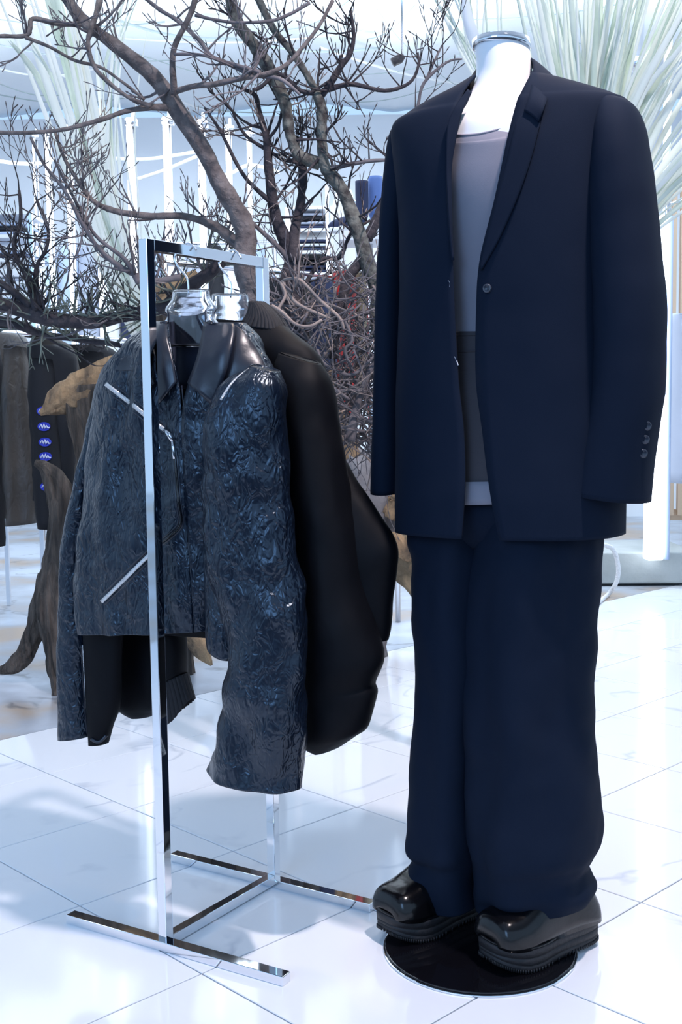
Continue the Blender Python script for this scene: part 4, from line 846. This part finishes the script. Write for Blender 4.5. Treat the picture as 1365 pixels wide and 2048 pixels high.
for k, (lab, xa, xb, yt, yb, mt, Y) in enumerate([('black coat hanging just right of the rack upright', 520, 585, 560, 900, CL_BK, 4.6), ('charcoal coat second on the rail behind the brushwood', 572, 625, 565, 900, CL_DK, 4.8), ('navy coat beside the red garment', 612, 668, 560, 880, CL_NV, 4.9),
        ('bright red garment glimpsed through the brushwood', 660, 712, 545, 860, CL_RD, 5.0), ('olive jacket next to the red garment', 702, 735, 548, 800, CL_OL, 5.1), ('pale blue shirt nearest the blazer sleeve', 728, 765, 540, 820, CL_LB, 5.2)]):
    m_ = (xa+xb)/2; garment(lab, [(m_-10, yt, m_+10, yt), (xa, yt+20, xb, yt+20), (xa+2, (yt+yb)/2, xb, (yt+yb)/2), (xa-2, yb, xb+3, yb)], Y, mt, GC, seed=30+k)
for k, (xa, xb, lab) in enumerate(((330, 400, 'black coat leftmost on the rail, behind the leather jacket'), (390, 450, 'black coat second from left on the rail behind the jackets'), (440, 500, 'black coat third from left on the rail behind the jackets'), (490, 545, 'black coat fourth from left behind the bomber jacket shoulder'))):  # hidden coats, added so the chrome base rails reflect something dark
    garment(lab, [((xa+xb)/2-8, 655, (xa+xb)/2+8, 655), (xa, 680, xb, 680), (xa, 850, xb, 850), (xa-3, 1110, xb+3, 1110)], 4.55+.04*k, CL_BK if k % 2 else CL_DK, GC, seed=80+k)
rl2 = thing('clothes_rail', 'steel clothes rail behind the brushwood tangle', 'clothes rail', (at(650, 900, 5).x, 5.0, 0))
zr = at(650, 545, 4.9).z; mb = MB(); mb.tube([(at(330, 545, 4.5).x, 4.5, zr), (at(790, 545, 5.3).x, 5.3, zr)], .013, 8); mb.obj('top_rail', STEEL, rl2)
for x, Y in ((330, 4.5), (790, 5.3)):
    xx = at(x, 545, Y).x; mb = MB(); mb.tube([(xx, Y, 0), (xx, Y, zr)], .013, 8); mb.obj('upright', STEEL, rl2)
# shelves with folded clothes
def shelf(label, px, py0, py1, wpx, Y, n, cols, gl, seed, dep=.3):
    r_ = random.Random(seed); z0, z1 = at(px, py1, Y).z, at(px, py0, Y).z; x0, x1 = at(px-wpx/2, py0, Y).x, at(px+wpx/2, py0, Y).x
    e = thing('display_shelf', label, 'shelf', ((x0+x1)/2, Y+dep/2, 0))
    for i in range(n+1):
        z_ = z0+(z1-z0)*i/n; mb = MB(); mb.box(((x0+x1)/2, Y+dep/2, z_), ((x1-x0)/2, 0, 0), (0, dep/2, 0), (0, 0, .008)); mb.obj('shelf_board', WHITE, e, smooth=False)
    for x in (x0-.012, x1+.012):
        for yy in (Y, Y+dep): mb = MB(); mb.box((x, yy, z1/2+.0), (.01, 0, 0), (0, .01, 0), (0, 0, z1/2)); mb.obj('post', STEEL, e, smooth=False)
    sizes = [('bottom', 'second', 'third', 'fourth', 'fifth', 'sixth', 'seventh')[min(i, 6)] for i in range(n)]
    for i in range(n):
        zb = z0+(z1-z0)*i/n+.0085; gap = (z1-z0)/n-.02; ns = max(1, int((x1-x0)/.3)); h = gap/4.4
        for s_ in range(ns):
            for q_ in range(r_.randint(2, 4)):
                cx = x0+(s_+.5)*(x1-x0)/ns; hw = (x1-x0)/ns*.42*r_.uniform(.9, 1); V = []; nn = 20
                for sx_ in range(7):
                    X = cx-hw+2*hw*sx_/6; k_ = 1-.25*abs(sx_/3-1)**6
                    for t in range(nn):
                        a = 2*math.pi*t/nn; c_, s2_ = math.cos(a), math.sin(a)
                        V.append((X, Y+dep*.5+math.copysign(abs(c_)**.35, c_)*dep*.42, zb+h*(q_+.5)+math.copysign(abs(s2_)**.6, s2_)*h*.46*k_+.0))
                Fc = [(i_*nn+t, i_*nn+(t+1) % nn, (i_+1)*nn+(t+1) % nn, (i_+1)*nn+t) for i_ in range(6) for t in range(nn)]+[tuple(range(nn-1, -1, -1)), tuple(6*nn+t for t in range(nn))]
                cn, cm = r_.choice(cols)
                o = mesh('folded_garment', V, Fc, cm, origin=(cx, Y+dep/2, zb+h*q_))
                props(o, '%s folded garment, %s shelf, %s in %spile %s' % (cn, sizes[i], ('lowest', 'second', 'third', 'fourth')[q_], ('left ' if s_ == 0 else 'right ' if s_ == ns-1 else 'middle ') if ns > 1 else '', gl), 'folded clothes', 'folded clothes '+gl)
cols = [('navy', CL_NV), ('white', CL_WH), ('light blue', CL_LB), ('navy', CL_NV), ('grey', CL_GY), ('black', CL_BK)]
shelf('white shelf unit with folded denim at the far left edge', 5, 425, 660, 100, 5.6, 5, cols, 'on the far left shelf unit', 4)
shelf('white shelf unit with folded clothes above the dark forked branch base', 622, 415, 548, 86, 6.2, 3, cols, 'on the middle shelf unit', 6)
# white curtains / garments behind, and boots on a box
for k, (xa, xb, yt, yb, Y) in enumerate(((668, 705, 370, 620, 6.0), (700, 735, 440, 640, 6.1), (735, 765, 455, 700, 6.2))):
    garment(('white long dress hanging left behind the lichen spotted branch', 'white striped curtain panel hanging in the middle behind the branch', 'pale slatted drape nearest the blazer sleeve')[k], [((xa+xb)/2-6, yt, (xa+xb)/2+6, yt), (xa, yt+30, xb, yt+30), (xa-2, (yt+yb)/2, xb+2, (yt+yb)/2), (xa-4, yb, xb+4, yb)], Y, CL_WH, 'white drapes behind the branches', cat='drape', name='hanging_drape', seed=50+k)
def shoe(label, x, y, Y, s, mt, flip=1, tilt=0):
    c = at(x, y, Y); e = thing('high_top_boot', label, 'boot', c, 'blue boots on the display box'); V = []; n = 18
    secs = [(0, .32, .045, 0), (0, .24, .045, 0), (.0, .14, .045, 0), (.01, .08, .05, 0), (.05, .045, .06, .0), (.13, .03, .05, 0), (.2, .02, .035, 0), (.235, .012, .012, 0)]
    P = [c+Vector((flip*a*s*3, 0, z*s*3)) for a, z, r, _ in secs]; mb = MB(); mb.tube(cr([tuple(p) for p in P], 3), [v[0] for v in cr([(r*s*3,) for _, _, r, _ in secs], 3)], 16); mb.obj('shaft', mt, e)
    mb = MB(); mb.box(c+Vector((flip*.09*s*3, 0, -.01*s*3)), (.14*s*3, 0, 0), (0, .05*s*3, 0), (0, 0, .016*s*3)); mb.obj('sole', WHITE, e, bevel=.005)
bx = at(740, 470, 4.9)
e = thing('display_box', 'pale box on a steel stand carrying blue boots', 'display box', (bx.x, 4.9, 0))
mb = MB(); mb.box((bx.x, 4.95, bx.z), (.13, 0, 0), (0, .12, 0), (0, 0, .03)); mb.obj('box', WHITE, e, smooth=False, bevel=.004)
mb = MB(); mb.tube([(bx.x, 4.95, 0), (bx.x, 4.95, bx.z-.03)], .015, 8); mb.obj('stand', STEEL, e)
shoe('blue high boot, left one on the pale box', 725, 457, 4.86, .20, CL_NV, -1); shoe('light blue high boot, right one on the pale box', 752, 457, 4.9, .22, mat('denim_blue', (.10, .18, .45), .7), 1)

rl3 = thing('clothes_rail', 'steel rail holding the white drapes behind the branches', 'clothes rail', (at(715, 900, 6).x, 6.0, 0))
for x, Y, yy in ((655, 5.95, 368), (780, 6.25, 452)):
    p = at(x, yy, Y); mb = MB(); mb.tube([(p.x, Y, 0), p], .012, 8); mb.obj('upright', STEEL, rl3)
mb = MB(); mb.tube([at(655, 368, 5.95), at(780, 452, 6.25)], .012, 8); mb.obj('top_rail', STEEL, rl3)
SH = [('white', CL_WH), ('light blue', CL_LB), ('pale grey', CL_GY), ('white', CL_WH), ('navy', CL_NV), ('light blue', CL_LB), ('white', CL_WH), ('pale grey', CL_GY), ('black', CL_BK), ('white', CL_WH), ('light blue', CL_LB)]
NO = ['first', 'second', 'third', 'fourth', 'fifth', 'sixth', 'seventh', 'eighth', 'ninth', 'tenth', 'last']
for k, (cn, cm) in enumerate(SH):
    x = 95+k*42; garment('%s shirt, %s from left on the far rail behind the light tubes' % (cn, NO[k]), [(x-6, 492, x+6, 492), (x-17, 508, x+16, 508), (x-17, 590, x+18, 590), (x-19, 700+(k*37) % 60, x+19, 700+(k*37) % 60)], 8.9, cm, 'shirts on the far rail', cat='shirt', name='hanging_shirt', seed=90+k)
rl4 = thing('clothes_rail', 'far steel rail of pale shirts behind the light tubes', 'clothes rail', (at(300, 900, 8.9).x, 8.9, 0))
zr = at(300, 488, 8.9).z
for x in (65, 550): xx = at(x, 488, 8.9).x; mb = MB(); mb.tube([(xx, 8.9, 0), (xx, 8.9, zr)], .015, 8); mb.obj('upright', STEEL, rl4)
mb = MB(); mb.tube([(at(65, 488, 8.9).x, 8.9, zr), (at(550, 488, 8.9).x, 8.9, zr)], .013, 8); mb.obj('top_rail', STEEL, rl4)
# right edge: lattice, grey garment, wooden crate
lt = thing('wood_screen', 'pale slatted wooden screen at the right edge', 'screen', (at(1350, 900, 7.4).x, 7.4, 0))
zt, zb_ = at(1350, 345, 7.4).z, at(1350, 1030, 7.4).z
for k in range(16):
    x = at(1330, 600, 7.4).x+k*.055; mb = MB(); mb.box((x, 7.4, (zt+max(.02, zb_))/2), (.014, 0, 0), (0, .02, 0), (0, 0, (zt-max(.02, zb_))/2)); mb.obj('slat', PINE, lt, smooth=False)
for z_ in (zt, max(.04, zb_)): mb = MB(); mb.box((at(1330, 600, 7.4).x+.42, 7.43, z_), (.45, 0, 0), (0, .015, 0), (0, 0, .035)); mb.obj('rail', PINE, lt, smooth=False)
garment('long pale grey garment hanging at the right edge', [(1350, 628, 1372, 628), (1338, 650, 1420, 650), (1337, 800, 1420, 800), (1338, 965, 1420, 970)], 6.6, CL_GY, None, seed=71)
hr = thing('clothes_rail', 'bent white clothes rail at the right edge over the grey garment', 'clothes rail', (at(1360, 900, 6.6).x, 6.6, 0))
zr = at(1360, 405, 6.6).z; xx = at(1336, 500, 6.6).x
mb = MB(); mb.tube([(xx, 6.6, 0), (xx, 6.6, at(1340, 640, 6.6).z), (xx+.9, 6.6, at(1340, 600, 6.6).z)], .013, 8); mb.obj('frame', STEEL, hr)
mb = MB(); mb.tube([at(1310, 425, 6.4), at(1340, 408, 6.4), at(1400, 392, 6.4)], .008, 8); mb.obj('arm', STEEL, hr)
# ceiling fixture: dark ring lamp and hanging pole
fx_ = at(1278, 130, 5.5); e = thing('ceiling_spotlight', 'round grey spotlight hanging at the upper right', 'spotlight', fx_)
mb = MB(); mb.tube([fx_+Vector((0, 0, -.03)), fx_+Vector((0, 0, -.01)), fx_+Vector((0, 0, .02)), fx_+Vector((0, 0, .045))], [.03, .05, .052, .02], 20); mb.obj('lamp_head', STEEL, e)
mb = MB(); mb.tube([fx_+Vector((0, 0, .04)), (fx_.x, fx_.y, 3.5)], .025, 10); mb.obj('drop_tube', WHITE, e)
fx2 = at(797, 117, 6.0); e = thing('ceiling_spotlight', 'tiny dark spotlight on the ceiling left of the mannequin neck', 'spotlight', fx2)
mb = MB(); mb.tube([fx2+Vector((-.03, 0, -.02)), fx2+Vector((.01, 0, 0)), fx2+Vector((.03, 0, .01))], [.022, .024, .01], 12); mb.obj('lamp_head', BARKD, e)
mb = MB(); mb.tube([fx2+Vector((.02, 0, .01)), (fx2.x+.02, fx2.y, 3.5)], .006, 6); mb.obj('stem', STEEL, e)
